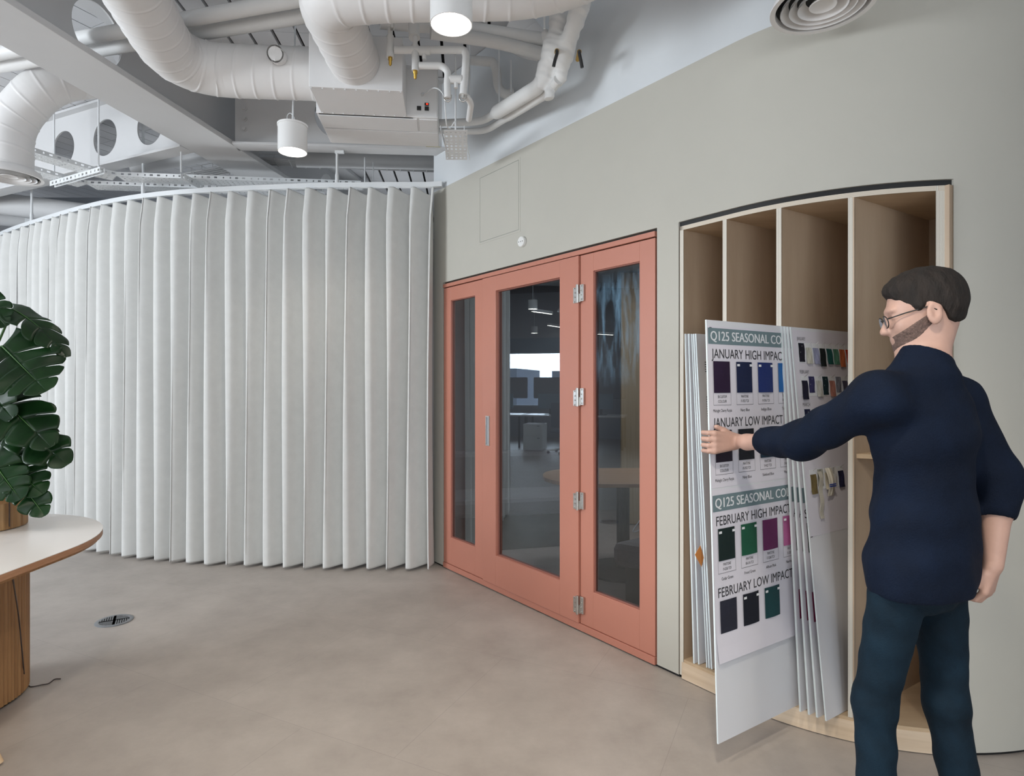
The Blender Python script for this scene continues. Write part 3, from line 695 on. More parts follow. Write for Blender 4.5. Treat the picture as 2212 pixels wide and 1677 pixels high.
# ------------------------------------------------------------------ steel beams
def web_with_holes(mb, L, z0, z1, holes, th=.012):
    """plate in local x (0..L), z (z0..z1), with round holes; holes = (x, z, r)"""
    holes = sorted(holes); cuts = [0]
    for (x, z, r) in holes: cuts += [x - r * 1.25, x + r * 1.25]
    cuts.append(L)
    for k in range(0, len(cuts), 2):
        a, b_ = cuts[k], cuts[k + 1]
        if b_ > a: mb.box(((a + b_) / 2, 0, (z0 + z1) / 2), (b_ - a, th, z1 - z0))
    for (x, z, r) in holes:
        n = 48; h = r * 1.25
        ring = []; out = []
        for i in range(n):
            a = 2 * PI * i / n; c, s_ = math.cos(a), math.sin(a); ring.append((x + r * c, z + r * s_))
            # to the rectangle
            zt, zb = z1 - z, z - z0; tt = []
            if abs(c) > 1e-9: tt.append(h / abs(c))
            if s_ > 1e-9: tt.append(zt / s_)
            if s_ < -1e-9: tt.append(zb / -s_)
            t = min(tt); out.append((x + t * c, z + t * s_))
        corner = [(x + h, z1), (x - h, z1), (x - h, z0), (x + h, z0)]
        for y in (-th / 2, th / 2):
            mb.add([(p[0], y, p[1]) for p in ring] + [(p[0], y, p[1]) for p in out], [(i, (i + 1) % n, n + (i + 1) % n, n + i) for i in range(n)])
            for cx, cz in corner:
                # nearest outline points on both sides of the corner
                ds = sorted(range(n), key=lambda i: (out[i][0] - cx) ** 2 + (out[i][1] - cz) ** 2)
                A = [i for i in ds if abs(out[i][0] - cx) < 1e-6][:1]; B = [i for i in ds if abs(out[i][1] - cz) < 1e-6][:1]
                if A and B: mb.add([(cx, y, cz), (out[A[0]][0], y, out[A[0]][1]), (out[B[0]][0], y, out[B[0]][1])], [(0, 1, 2)])
        mb.add([(p[0], y, p[1]) for y in (-th / 2, th / 2) for p in ring], [(i, (i + 1) % n, n + (i + 1) % n, n + i) for i in range(n)])
def beam(name, a, b_, width, zb, zt, holes, lab, fl=.02, web=.012):
    a = Vector((*a, 0)); b_ = Vector((*b_, 0)); d = (b_ - a).normalized(); L = (b_ - a).length; y = Vector((-d.y, d.x, 0))
    e = thing(name, lab, 'beam', Vector(((a.x + b_.x) / 2, (a.y + b_.y) / 2, zb)), None); M = mkM(a, d, y, Z3)
    m = MB(M); m.box((L / 2, 0, zb + fl / 2), (L, width, fl)); m.build('bottom_flange', M_beam, e, bev=.002)
    m = MB(M); m.box((L / 2, 0, zt - fl / 2), (L, width, fl)); m.build('top_flange', M_beam, e)
    m = MB(M); web_with_holes(m, L, zb + fl, zt - fl, holes, web); m.build('web', M_beam, e); return e, M
ZB = 3.28
def dgx(y): return -3.089 + .1615 * y
dd = math.hypot(1, .1615)
e, M = beam('steel_beam', (dgx(1.2), 1.2), (dgx(8.5), 8.5), .395, ZB, ZC, [(v, 3.56, .18) for v in ((3.63 - 1.2) * dd, (2.05 - 1.2) * dd, (6.6 - 1.2) * dd)], 'wide white steel beam running diagonally across the ceiling from the top left corner', fl=.038)
c0 = Vector((-2.30, 4.545)); cdv = Vector((math.cos(math.radians(4.1)), math.sin(math.radians(4.1))))
c0 = Vector((dgx(4.64) + .20, 4.655)); c1 = c0 + cdv * 1.66
beam('steel_beam', c0, c1, .135, ZB, ZC, [(.43, 3.68, .012), (.80, 3.56, .20)], 'short white steel beam spanning right from the diagonal beam to the sage wall, above the curtain rail')
l0 = Vector((dgx(4.74) - .21, 4.70)); l1 = l0 + Vector((-.912, .411)) * 4.0
hl = []
for (hx, hy) in ((-3.98, 5.36), (-3.45, 5.12), (-2.93, 4.88), (-4.51, 5.60), (-5.04, 5.84)):
    hl.append(((Vector((hx, hy)) - l0).dot(Vector((-.912, .411))), 3.54, .155))
beam('steel_beam', l0, l1, .135, ZB, ZC, [h for h in hl if h[0] > .2], 'white steel beam with a row of large round holes at upper left')
# bolts where the beams join
mb_e = None
for k, z in enumerate((3.42, 3.50, 3.58, 3.66)):
    p = c0 + cdv * .07; b0 = MB(); b0.tube([(p.x, p.y - .004, z), (p.x, p.y - .020, z)], .015, 6); b0.tube([(p.x, p.y - .004, z), (p.x, p.y - .009, z)], .022, 16)
    o = b0.build('bolt', M_beam, bpy.data.objects['steel_beam.001'])

# ------------------------------------------------------------------ ducts
def duct(name, pts, R, lab, rad=.32, cat='duct', pitch=.11, m=M_duct):
    q, rs = ductpts(pts, R, rad, pitch); mb = MB(); mb.tube(q, R, 72, cap=True, seam=(pitch, .004, rs)); return tag(mb.build(name, m, smooth=50), lab, cat)
zd = 3.30
DUA = duct('spiral_duct', [P(130, -420, 2.1).xy.to_3d() * 0 + Vector((-1.50, 1.75, zd)), Pz(385, 150, zd) , Vector((-1.16, 3.60, zd))], .145, 'large white spiral duct curving from top left into the side of the fan coil unit', rad=.34)
zf = 3.24
DUB = duct('spiral_duct', [Vector((1.9, 1.0, zf)), Vector((.62, 2.30, zf)), Vector((.17, 2.70, zf)), Vector((-.60, 2.72, zf - 0)), Vector((-.865, 2.76, zf)), Vector((-.875, 3.34, zf))], .138, 'white spiral duct bending from top centre into the front of the fan coil unit', rad=.24)
# little capped branch on the first duct
p = P(599, 120, 3.40); e = thing('duct_damper', 'small round capped test port on the white spiral duct left of the fan coil unit', 'duct port', p)
m_ = MB(); ax = Vector((.10, -1, -.28)).normalized(); s_ = p - ax * .0
m_.tube([s_ - ax * .03, s_ + ax * .045], [.046, .046], 28, cap=False); m_.tube([s_ + ax * .045, s_ + ax * .045, s_ - ax * .0], [.046, .038, .038], 28, cap=False); m_.build('collar', M_duct, e, smooth=40)
m_ = MB(); m_.tube([s_ + ax * .0, s_ + ax * .004], .038, 24); m_.build('cap', M_rail, e)
m_ = MB(); m_.tube([s_ + ax * .03 + Vector((-.036, 0, 0)), s_ + ax * .03 + Vector((.036, 0, 0))], .008, 10); m_.build('handle', M_rail, e)
# round diffusers on duct drops
def diffuser(cx, cy, zb, R, Rd, ztop, lab, path=None, offs=0):
    e = thing('round_diffuser', lab, 'air diffuser', (cx, cy, zb)); o = (cx, cy, 0)
    m = MB(); m.lathe([(R, zb), (R * 1.0, zb + .006), (R * .92, zb + .04), (Rd + .006, zb + .062), (Rd, zb + .062)], o, 56)
    m.lathe([(R, zb), (R * .90, zb + .001), (R * .885, zb + .02)], o, 56); m.build('rim', M_duct, e, smooth=40)
    for k, f in enumerate((.74, .58, .42)):
        m = MB(); m.lathe([(R * f + .012, zb + .0), (R * f + .006, zb + .014), (R * (f - .09) , zb + .032), (R * (f - .10), zb + .030), (R * f + .002, zb + .010), (R * f + .010, zb - .001)], o, 48); m.build('cone_ring', M_duct, e, smooth=40)
    m = MB(); m.lathe([(.0001, zb + .010), (R * .16, zb + .012), (R * .25, zb + .002), (R * .26, zb + .006), (R * .16, zb + .026), (.0001, zb + .03)], o, 40); m.build('centre_cone', M_duct, e, smooth=40)
    m = MB(); m.lathe([(.0001, zb + .045), (Rd - .004, zb + .045), (R * .88, zb + .02)], o, 40); m.build('throat', M_black, e)
    m = MB()
    q, rs = ductpts(path, Rd, .16, .10) if path else ductpts([(cx, cy, zb + .045), (cx, cy, ztop)], Rd)
    m.tube(q, Rd, 64, seam=(.12, .004, rs)); m.build('duct_drop', M_duct, e, smooth=50); return e
diffuser(1.155, 2.235, 2.85, .182, .128, 3.7, 'large round slatted ceiling diffuser at the top right, hanging in front of the sage wall', path=[(1.155, 2.235, 2.90), (1.155, 2.235, 3.45), (1.155, 1.0, 3.45)])
pc_ = Pz(20, 383, 2.815); diffuser(pc_.x, pc_.y, 2.815, .185, .132, 3.5, 'round slatted diffuser at the left edge below a white duct drop', path=[(pc_.x, pc_.y, 2.86), (pc_.x, pc_.y, 3.17), (pc_.x + .24, pc_.y + .02, 3.46), (pc_.x + .55, pc_.y + .25, 3.62)])

# ------------------------------------------------------------------ fan coil unit
YW = math.radians(6); xa = Vector((math.cos(YW), math.sin(YW), 0)); ya = Vector((-math.sin(YW), math.cos(YW), 0))
o0 = Vector((-1.118, 3.31, 3.085)); MF = mkM(o0, xa, ya, Z3)
FC = thing('fan_coil_unit', 'white ceiling fan coil unit above the curtain, with black switches and a red indicator light', 'air conditioning unit', o0 + xa * .4 + ya * .4)
m_ = MB(MF); m_.box((.255, .165, .15), (.51, .33, .30)); m_.build('plenum', M_fcu, FC, bev=.004)
m_ = MB(MF); m_.box((.265, .33 + .205, .16), (.62 - .05, .41, .32)); m_.build('casing', M_fcu, FC, bev=.003)
m_ = MB(MF); m_.box((.335, .56 - .01, .155), (.73, .45, .31)); 
m_.build('fan_section', M_fcu, FC, bev=.003)
for (a, b_, c_, d) in ((-.02, .57, .345, .525), (.585, .695, .345, .525), (-.02, .695, .535, .765)):
    m_ = MB(MF); m_.box(((a + b_) / 2, (c_ + d) / 2, -.002), (b_ - a, d - c_, .008)); m_.build('access_panel', M_fcu, FC, bev=.001)
m_ = MB(MF)
for i in range(9):
    for (x, y) in ((.01 + i * .061, .012), (.01 + i * .061, .318)):
        m_.box((x, y, -.002), (.008, .008, .005))
m_.build('rivets', M_rail, FC)['kind'] = 'stuff'
fy = .325 - .003
m_ = MB(MF); m_.box((.60, .322, .15), (.19, .006, .29)); m_.build('control_box', M_fcu, FC, bev=.002)
for (x, z, w_, h_) in ((.585, .052, .026, .024), (.632, .052, .026, .024)):
    m_ = MB(MF); m_.box((x, .316, z), (w_, .012, h_)); m_.build('switch', M_blackp, FC, bev=.002)
m_ = MB(MF); m_.box((.632, .317, .078), (.026, .010, .015)); m_.build('indicator_housing', M_blackp, FC); m_ = MB(MF); m_.box((.634, .3115, .078), (.012, .003, .009)); ob = m_.build('indicator_lamp', emis('red indicator', (1, .05, .02), 1.2), FC); ob['label'] = 'glowing red indicator'
m_ = MB(MF); m_.tube([(.61, .318, .14), (.61, .312, .13)], .012, 14); m_.build('cable_gland', M_rail, FC)
m_ = MB(MF); m_.box((.66, .76, -.007), (.10, .012, .003)); m_.build('rating_plate', mat('cream plate', (.55, .53, .42), .6), FC)

# ------------------------------------------------------------------ pendants
def pendant(px, py, Y, lab, rod_to=3.82):
    p = P(px, py, Y); z = p.z; R = .0875; H = .17
    e = thing('pendant_light', lab, 'ceiling light', (p.x, p.y, z), 'round drum pendant lights')
    m = MB(); m.lathe([(R - .004, z), (R, z), (R, z + H - .012), (R + .004, z + H - .012), (R + .004, z + H), (.0001, z + H)], (p.x, p.y, 0), 48)
    m.lathe([(R - .004, z), (R - .006, z + .012)], (p.x, p.y, 0), 48); m.build('lamp_shade', M_lamp, e, smooth=40)
    m = MB(); m.lathe([(.0001, z + .006), (R - .005, z + .006)], (p.x, p.y, 0), 40); m.build('diffuser_disc', M_glow, e)
    m = MB(); m.tube([(p.x, p.y, z + H), (p.x + .02, p.y, rod_to)], .0055, 10); m.build('suspension_rod', M_rail, e)
    m = MB(); m.tube(spline([(p.x - .02, p.y, z + H), (p.x - .035, p.y, z + H + .05), (p.x - .015, p.y, z + H + .075), (p.x + .008, p.y, z + H + .05), (p.x + .012, p.y, z + H + .03)]), .0022, 8); m.build('flex', M_rail, e)
    spot('pendant_lamp', (p.x, p.y, z - .01), 16, 2.4, .7, .07)
    return e
pendant(975, 54, 2.50, 'nearer and larger-looking drum pendant light, at the top centre of the photo')
pendant(632, 329, 3.76, 'farther drum pendant light, hanging in front of the round beam hole above the curtain')
for (x, y, pw) in ((-3.2, 1.2, 14), (-1.0, .8, 95), (.35, .8, 95), (-.5, -.6, 50), (1.3, -.5, 75)): spot('ceiling_downlight', (x, y, 3.05), pw, 2.3, .8, .1)
area('back_zone_fill', (-2.2, 7.0, 2.2), (-2.2, 6.2, 3.8), 2.5, .8, 30, (.9, .95, 1))  # added fill to lift the dark space behind the curtain

# ------------------------------------------------------------------ pipes
def pipe(pts, R, lab, rad=.06, m=M_pipe, name='pipe', cat='pipe', group=None, n=18):
    mb = MB(); mb.tube(bend(pts, rad, 7), R, n); return tag(mb.build(name, m, smooth=50), lab, cat, group)
zp = 3.50
def PL(px, py, z=zp): return Pz(px, py, z)
for (a, b_, c_, d, lab) in ((0, 115, 650, -3, 'upper of the two long white pipes crossing above the left duct'), (0, 143, 665, 33, 'lower of the two long white pipes crossing above the left duct')):
    A_, B_ = PL(a, b_), PL(c_, d); dv = (B_ - A_).normalized(); pipe([A_ - dv * 1.2, B_ + dv * .9], .040, lab)
def cover(s): return s
pipe([P(820, 45, 3.35), P(1000, 62, 3.50), P(1180, 88, 3.55)], .042, 'upper white lagged pipe running right behind the nearer pendant light', .1)
pipe([P(930, 70, 3.40), P(1060, 88, 3.50), P(1180, 118, 3.55)], .036, 'lower white lagged pipe running right behind the nearer pendant light', .1)
VA = thing('valve_assembly', 'bulky white lagged valve assembly with black levers beside the white wall', 'valve', P(1200, 110, 3.35))
for (x, y, Y, dx) in ((1202, 116, 3.24, -.35), (1250, 118, 3.18, .3)):
    m_ = MB(); a = P(x, y, Y); m_.tube([a + Vector((0, .05, 0)), a + Vector((0, -.03, 0))], .012, 10); m_.build('valve_stem', M_brass, VA)
    m_ = MB(); c = a + Vector((0, -.03, 0)); m_.tube(spline([c, c + Vector((0, -.01, -.02)), c + Vector((dx * .03, -.004, -.055)), c + Vector((dx * .05, 0, -.085))]), [.009] * 25, 8); m_.build('valve_lever', M_blackp, VA)
def pipe2(pts, Ra, Rb, s, lab):
    q = resample(bend(pts, .10, 8), .02); L = len(q); rs = []
    for i in range(L): f = i / (L - 1); rs.append(Ra if f < s else (Rb if f > s + .05 else Ra + (Rb - Ra) * (f - s) / .05))
    mb = MB(); mb.tube(q, rs, 20); return tag(mb.build('pipe', M_pipe, smooth=50), lab, 'pipe')
pipe2([P(1180, 150, 3.36), P(1166, 186, 3.38), P(1078, 240, 3.75), P(1040, 263, 4.0), P(940, 266, 4.15)], .042, .024, .48, 'upper of the two white lagged pipes sloping along the white wall')
pipe2([P(1206, 172, 3.30), P(1188, 198, 3.40), P(1104, 249, 3.78), P(1048, 284, 4.1), P(940, 283, 4.2)], .027, .021, .45, 'lower of the two white lagged pipes sloping along the white wall')
pipe([P(852, 108, 3.20), P(1003, 108, 3.20), P(1007, 120, 3.2), P(1004, 165, 3.2), P(1000, 205, 3.2)], .0195, 'upper thin white pipe turning down in the cluster right of the fan coil unit', .06)
pipe([P(905, 142, 3.20), P(955, 142, 3.20), P(968, 155, 3.2), P(966, 175, 3.2), P(967, 212, 3.2)], .0185, 'lower thin white pipe turning down in the cluster right of the fan coil unit', .06)
pipe([P(966, 170, 3.2), P(1004, 170, 3.2)], .017, 'short cross pipe joining the two thin vertical pipes')
pipe([P(1004, 205, 3.22), P(1018, 222, 3.3), P(1013, 258, 3.5)], .017, 'curved pipe tail below the thin pipe cluster', .05)
def drain(px, y0, y1, R, lab, vt=None):
    e = thing('drain_valve', lab, 'valve', P(px, y1, 3.2)); m = MB(); Y = 3.2
    m.tube([P(px, y0, Y), P(px, y0 + 18, Y)], R * .7, 16); m.tube([P(px, y0 + 18, Y), P(px, y1 - 18, Y)], R, 18); m.build('riser', M_pipe, e, smooth=50)
    m = MB(); m.tube([P(px, y1 - 20, Y), P(px, y1 - 12, Y), P(px, y1 - 11, Y), P(px, y1 - 3, Y), P(px, y1, Y)], [.0115, .0115, .0085, .0085, .004], 12); b0 = m.build('drain_cock', M_brass, e, smooth=50); b0['label'] = 'brass drain cock'
    return e
v1 = drain(843, 60, 142, .0195, 'brass-tipped drain valve on the left of the thin pipe cluster')
m_ = MB(); m_.box(P(847, 45, 3.17), (.02, .03, .09), rz(.2)); m_.build('lever', M_steel, v1, bev=.004)
m_ = MB(); m_.box(P(851, 33, 3.17), (.022, .02, .03)); m_.build('lever_grip', M_red, v1, bev=.004)
drain(897, 80, 171, .0185, 'second brass-tipped drain valve, lower and to the right of the first')
pipe([P(893, 35, 3.25), P(895, 82, 3.22)], .030, 'thick vertical white pipe stub above the thin pipe cluster')
for (px, py) in ((917, 110), (985, 172)):
    mb = MB(); c = P(px, py, 3.2); mb.tube([c + Vector((-.03, 0, 0)), c + Vector((.03, 0, 0))], .022, 16); mb.tube([c, c + Vector((0, 0, -.045))], .011, 12)
    tag(mb.build('pipe_fitting', M_pipe, smooth=50), 'white tee fitting on the %s' % ('upper thin horizontal pipe' if px == 917 else 'cross pipe between the two thin vertical pipes'), 'pipe fitting')
for i, (px) in enumerate((967, 1000)):
    mb = MB(); c = P(px, 213, 3.2); mb.tube(spline([c + Vector((-.018, 0, .02)), c + Vector((-.016, 0, -.005)), c + Vector((0, 0, -.016)), c + Vector((.016, 0, -.005)), c + Vector((.018, 0, .02))]), .004, 8); mb.tube([c + Vector((0, 0, .05)), c + Vector((0, 0, 0))], [.014, .007], 12)
    tag(mb.build('pipe_clip', M_steel, smooth=50), ('left' if i == 0 else 'right') + ' metal hook clip at the foot of the thin vertical pipes', 'clip')
# pipes and ductwork further back above the wall head
pipe([P(1010, 130, 4.0), P(1066, 134, 4.0), P(1072, 150, 4.0), P(1076, 190, 4.0), P(1090, 205, 4.0), P(1110, 200, 4.0)], .030, 'grey white bent pipe in the shade behind the thin vertical rods', .06)
duct('silencer_duct', [P(1120, 70, 4.0), P(1200, 118, 3.85)], .125, 'short fat round duct behind the lagged pipes at top centre', .05, 'duct', .2)
def rod(a, b_, lab, r=.006): 
    mb = MB(); mb.tube([a, b_], r, 8); return tag(mb.build('threaded_rod', M_rail), lab, 'rod')
rod(P(1176, -60, 3.2), P(1176, 62, 3.2), 'thin white rod hanging just left of the lagged valve assembly')
rod(P(1078, 96, 3.9), P(1078, 222, 3.9), 'left of two thin rods behind the sloping lagged pipes')
rod(P(1104, 130, 3.9), P(1104, 200, 3.9), 'right of two thin rods behind the sloping lagged pipes')
rod(P(1014, 85, 3.9), P(1014, 240, 3.9), 'thin rod behind the thin vertical pipes')

# ------------------------------------------------------------------ cable trays
def strip(mb, a, b_, up, h, th, pitch=.055, slot=.024):
    a = Vector(a); b_ = Vector(b_); d = (b_ - a).normalized(); L = (b_ - a).length; up = Vector(up).normalized(); n = d.cross(up).normalized()
    R = Matrix((d, n, up)).transposed()
    mb.box((a + b_) / 2 + up * h * .36, (L, th, h * .28), R); mb.box((a + b_) / 2 - up * h * .36, (L, th, h * .28), R)
    x = 0; k = 0
    while x < L:
        w_ = min(pitch - (slot if k % 4 < 2 else slot * .45), L - x); mb.box(a + d * (x + w_ / 2), (w_, th, h * .46), R); x += pitch; k += 1
def tray(pts, width, z, lab, h=.032, side=1):
    e = thing('cable_tray', lab, 'cable tray', ((pts[0][0] + pts[-1][0]) / 2, (pts[0][1] + pts[-1][1]) / 2, z))
    pts = [Vector((p[0], p[1], z)) for p in pts]
    for i, (a, b_) in enumerate(zip(pts, pts[1:])):
        d = (b_ - a).normalized(); n = Vector((-d.y, d.x, 0)) * side
        m = MB(); strip(m, a + Z3 * h / 2, b_ + Z3 * h / 2, Z3, h, .003); strip(m, a + n * width + Z3 * h / 2, b_ + n * width + Z3 * h / 2, Z3, h, .003); m.build('side_rail', M_rail, e)
        m = MB(); k = 4
        for q in range(k): strip(m, a + n * width * (q + .5) / k, b_ + n * width * (q + .5) / k, n, width / k, .002, .04, .014)
        m.build('perforated_base', M_rail, e)
    return e
zt_ = 3.12
t1 = [Pz(20, 312, zt_), Pz(213, 372, zt_), Pz(252, 380, zt_), Pz(780, 399, zt_)]
tray([(p.x, p.y) for p in t1], .15, zt_, 'nearer perforated white cable tray, bending right above the curtain rail')
t2 = [Pz(20, 352, zt_), Pz(150, 388, zt_), Pz(188, 398, zt_), Pz(700, 415, zt_)]
tray([(p.x, p.y) for p in t2], .15, zt_, 'second perforated cable tray running parallel behind the nearer one')
for (a, b_, lab) in ((Pz(108, 397, zt_ - .02), Pz(216, 366, zt_ - .02), 'slotted support channel under the left bend of the cable trays'), (Pz(390, 380, zt_ - .02), Pz(430, 402, zt_ - .02), 'slotted support channel under the cable trays near the middle of the curtain')):
    mb = MB(); strip(mb, a, b_, Z3, .04, .004); strip(mb, a + Vector((.012, .035, 0)), b_ + Vector((.012, .035, 0)), Z3, .04, .004); d = (b_ - a); mb.box((a + b_) / 2 + Vector((.006, .0175, .02)), (d.length, .036, .003), rz(math.atan2(d.y, d.x)))
    tag(mb.build('support_channel', M_rail), lab, 'support channel')
for (px, py, lab) in ((117, 392, 'thin white rod dropping to the left end of the slotted support channel'), (213, 364, 'thin white rod in front of the second round hole of the left beam'), (391, 372, 'thin rod dropping to the cable tray below the diagonal beam')):
    p = Pz(px, py, zt_); rod(Vector((p.x, p.y, 3.84)), p, lab, .0065)
# short perforated tray and its cables beside the wall
e = thing('perforated_tray', 'short perforated white tray hanging level beside the white wall, right of the fan coil unit', 'cable tray', P(985, 315, 3.85))
A_, B_ = Pz(984, 281, 2.95), Pz(986, 345, 2.95)
m_ = MB(); n_ = Vector((1, 0, 0)); wd = .14
for q in range(5): strip(m_, A_ + n_ * (wd * (q + .5) / 5 - wd / 2), B_ + n_ * (wd * (q + .5) / 5 - wd / 2), n_, wd / 5, .002, .05, .022)
m_.build('perforated_base', M_rail, e)
for sgn in (-1, 1):
    m_ = MB(); m_.box((A_ + B_) / 2 + n_ * sgn * wd / 2 + Z3 * .012, (.003, (B_ - A_).length, .028)); m_.build('side_rail', M_rail, e)
m_ = MB(); m_.tube([A_ + Z3 * .0, Vector((A_.x, A_.y, 3.42))], .005, 8); m_.build('hanger_rod', M_rail, e)
mb = MB(); mb.tube(spline([MF @ Vector((.61, .312, .13)), P(938, 190, 3.4), P(958, 205, 3.3), P(962, 240, 3.3), P(965, 270, 3.4), P(972, 277, 3.5), P(983, 262, 3.5)]), .0035, 8)
tag(mb.build('flex_cable', M_rail, smooth=True), 'thin white flex from the fan coil unit hanging down to the small perforated tray', 'cable')
# background services over the curtain
def bgpipe(a, b_, R, lab, m=M_beam): 
    mb = MB(); mb.tube([a, b_], R, 24); return tag(mb.build('background_duct', m, smooth=50), lab, 'duct')
bgpipe(P(640, 345, 5.3), P(960, 352, 5.5), .065, 'horizontal grey duct seen through the gap under the short steel beam')
bgpipe(P(290, 366, 5.8), P(520, 322, 5.5), .055, 'grey pipe in shade between the two beams above the cable trays')
bgpipe(P(-60, 432, 6.4), P(230, 470, 6.3), .115, 'big white horizontal duct at the far left above the curtain')
bgpipe(P(-60, 468, 7.6), P(200, 492, 7.6), .08, 'thin grey duct in the dark gap at the far left')
def basket(a, b_, lab, w_=.2):
    e = MB(); d = (b_ - a).normalized(); n = Vector((-d.y, d.x, 0)).normalized(); L = (b_ - a).length
    for q in range(6):
        e.tube([a + n * w_ * q / 5 + Z3 * (.04 if q in (0, 5) else 0), b_ + n * w_ * q / 5 + Z3 * (.04 if q in (0, 5) else 0)], .003, 6)
    k = 0
    while k < L: p = a + d * k; e.tube([p + Z3 * .04, p, p + n * w_, p + n * w_ + Z3 * .04], .003, 6); k += .12
    for q in range(5): e.tube([a + n * (.03 + .035 * q) + Z3 * .012, b_ + n * (.03 + .035 * q) + Z3 * .012], .009, 8)
    return tag(e.build('wire_basket', M_beam), lab, 'cable basket')
basket(P(560, 342, 5.2), P(960, 360, 5.5), 'wire cable basket carrying grey cables behind the farther pendant light')
basket(P(390, 376, 5.4), P(520, 350, 5.2), 'wire cable basket glimpsed below the diagonal beam')
rod(P(788, 340, 5.0), P(788, 402, 5.0), 'thin rod right of the rail hanger above the curtain'); rod(P(806, 350, 5.3), P(806, 402, 5.3), 'fainter thin rod just right of the other above the curtain', .004)
# ------------------------------------------------------------------ oval table, planter, plant
TC = Vector((-2.60, 2.58)); TR = .70
def stad(c, r, y1, n=40):
    """rounded far end at c, straight sides running toward the viewer to y1, rounded there too"""
    pts = [(c.x + r * math.cos(a), c.y + r * math.sin(a)) for a in np.linspace(0, PI, n)]
    pts += [(c.x + r * math.cos(a), y1 + r * math.sin(a)) for a in np.linspace(PI, 2 * PI, n)]
    return pts
TB = thing('oval_table', 'white topped oval table on a ribbed oak base at the left edge, carrying the monstera', 'table', (TC.x, 1.8, 0))
m_ = MB(); m_.prism(stad(TC, TR, 1.0), .7385, .741); m_.build('laminate_top', M_tabtop, TB)
m_ = MB(); m_.prism(stad(TC, TR, 1.0), .713, .7385); m_.build('top_edge', M_oakedge, TB)
m_ = MB(); m_.prism(stad(TC, TR - .012, 1.0), .700, .713); m_.build('top_underside', M_oak, TB)
def ribbed(mb, pts, z0, z1, pitch=.022, dep=.005):
    P2 = [Vector((p[0], p[1], 0)) for p in pts] + [Vector((pts[0][0], pts[0][1], 0))]
    q = resample(P2, pitch / 6); out = []
    for i, p in enumerate(q[:-1]):
        d = (q[i + 1] - q[i - 1 if i else -2]); d = d.normalized() if d.length > 1e-9 else Vector((1, 0, 0)); n = Vector((d.y, -d.x, 0))
        k = (i % 6) / 6; out.append(p + n * dep * (abs(math.sin(PI * k)) - 1))
    mb.prism([(p.x, p.y) for p in out], z0, z1)
BC = Vector((-2.55, 2.72)); 
m_ = MB(); ribbed(m_, stad(BC, .29, 1.4), .015, .70); m_.build('ribbed_base', M_oak, TB)
m_ = MB(); m_.prism(stad(BC, .27, 1.4), 0, .016); m_.build('plinth', M_black, TB)
PC = Vector((-2.625, 2.955)); PR = .195
PN = thing('wooden_planter', 'round slatted wooden planter standing on the white oval table', 'planter', (PC.x, PC.y, .741))
m_ = MB(); ribbed(m_, [(PC.x + PR * math.cos(a), PC.y + PR * math.sin(a)) for a in np.linspace(0, 2 * PI, 72)[:-1]], .745, .885, .03, .003); m_.build('slatted_side', mat('planter wood', (.22, .11, .04), .45, col2=(.42, .25, .11), scale=4, stretch=(16, 16, .6)), PN)
m_ = MB(); m_.lathe([(PR + .002, .872), (PR + .004, .885), (PR + .002, .898), (PR - .012, .900), (PR - .014, .87)], (PC.x, PC.y, 0), 64); m_.build('rim', M_oak, PN, smooth=40)
m_ = MB(); m_.lathe([(.0001, .886), (PR - .013, .886)], (PC.x, PC.y, 0), 40); m_.build('soil', M_soil, PN)
m_ = MB(); m_.tube([(PC.x + PR + .004, PC.y - .05, .76), (PC.x + PR + .004, PC.y - .05, .89)], .003, 6); m_.build('cord', M_cable, PN)
MO = thing('monstera', 'large potted monstera with split dark green leaves at the left edge', 'plant', (PC.x, PC.y, .886))
def leaf(base, tip, up, W, lobes=5, depth=.55, droop=.25, fold=.25, holes=True, seed=0):
    r = random.Random(seed); base = Vector(base); tip = Vector(tip); ax = tip - base; L = ax.length; ax.normalize()
    up = Vector(up); up = (up - ax * up.dot(ax)).normalized(); side = ax.cross(up)
    mb = MB(); NP = 40
    def outline(t):          # half width of a heart-shaped blade at t along the rib
        return W * .5 * (max(0, math.sin(PI * min(1, (t * .86 + .14)) ** .78)) ** .75) * (1 if t > .04 else .9)
    def pos(t, x):           # x across (metres), t along (may be below 0 for the heart lobes)
        z = -droop * L * (max(0, t) ** 2.0) + fold * abs(x) * .35 + .010 * math.sin(t * 14 + seed) * abs(x) / max(.05, W) * 2 - .9 * droop * abs(x) ** 1.6 / max(.05, W) ** .6
        return base + ax * (t * L) + side * x + up * z
    slits = []
    for sgn in (-1, 1):
        slits = [(.14 + (.74) * (k + .5 + r.uniform(-.12, .12)) / lobes, depth * r.uniform(.75, 1.1)) for k in range(lobes)]
        rows = []
        bounds = [-.10] + [s_[0] for s_ in slits] + [1.0]
        for li in range(len(bounds) - 1):
            a, b_ = bounds[li], bounds[li + 1]; nn = 6; mm = 9
            grid = []
            for j in range(mm + 1):
                v = j / mm                                  # from rib to margin
                row = []
                for i in range(nn + 1):
                    u_ = i / nn
                    g = 0
                    if v > 1 - depth: g = (v - (1 - depth)) / depth
                    sa = (.010 * g ** .4 + .022 * g ** 8) if li > 0 else 0; sb = (.006 * g ** .4 + .006 * g ** 8) if li < len(bounds) - 2 else 0
                    t0 = max(a, .0) + (sa if li else 0); t1 = b_ - sb
                    tr = t0 + (t1 - t0) * u_
                    tip_round = 1 - (.11 * abs(2 * u_ - 1) ** 2.5 if g > 0 else 0) * g
                    sweep = (.20 * (1 - tr) + .06) * v ** 1.3 * (1 if li else (-1.1 + 2.0 * u_))
                    x = outline(tr) * v * tip_round * sgn
                    row.append(pos(min(1.0, tr + sweep * .9) if li else tr + sweep * .75, x))
                grid.append(row)
            mb.grid(grid)
    return mb
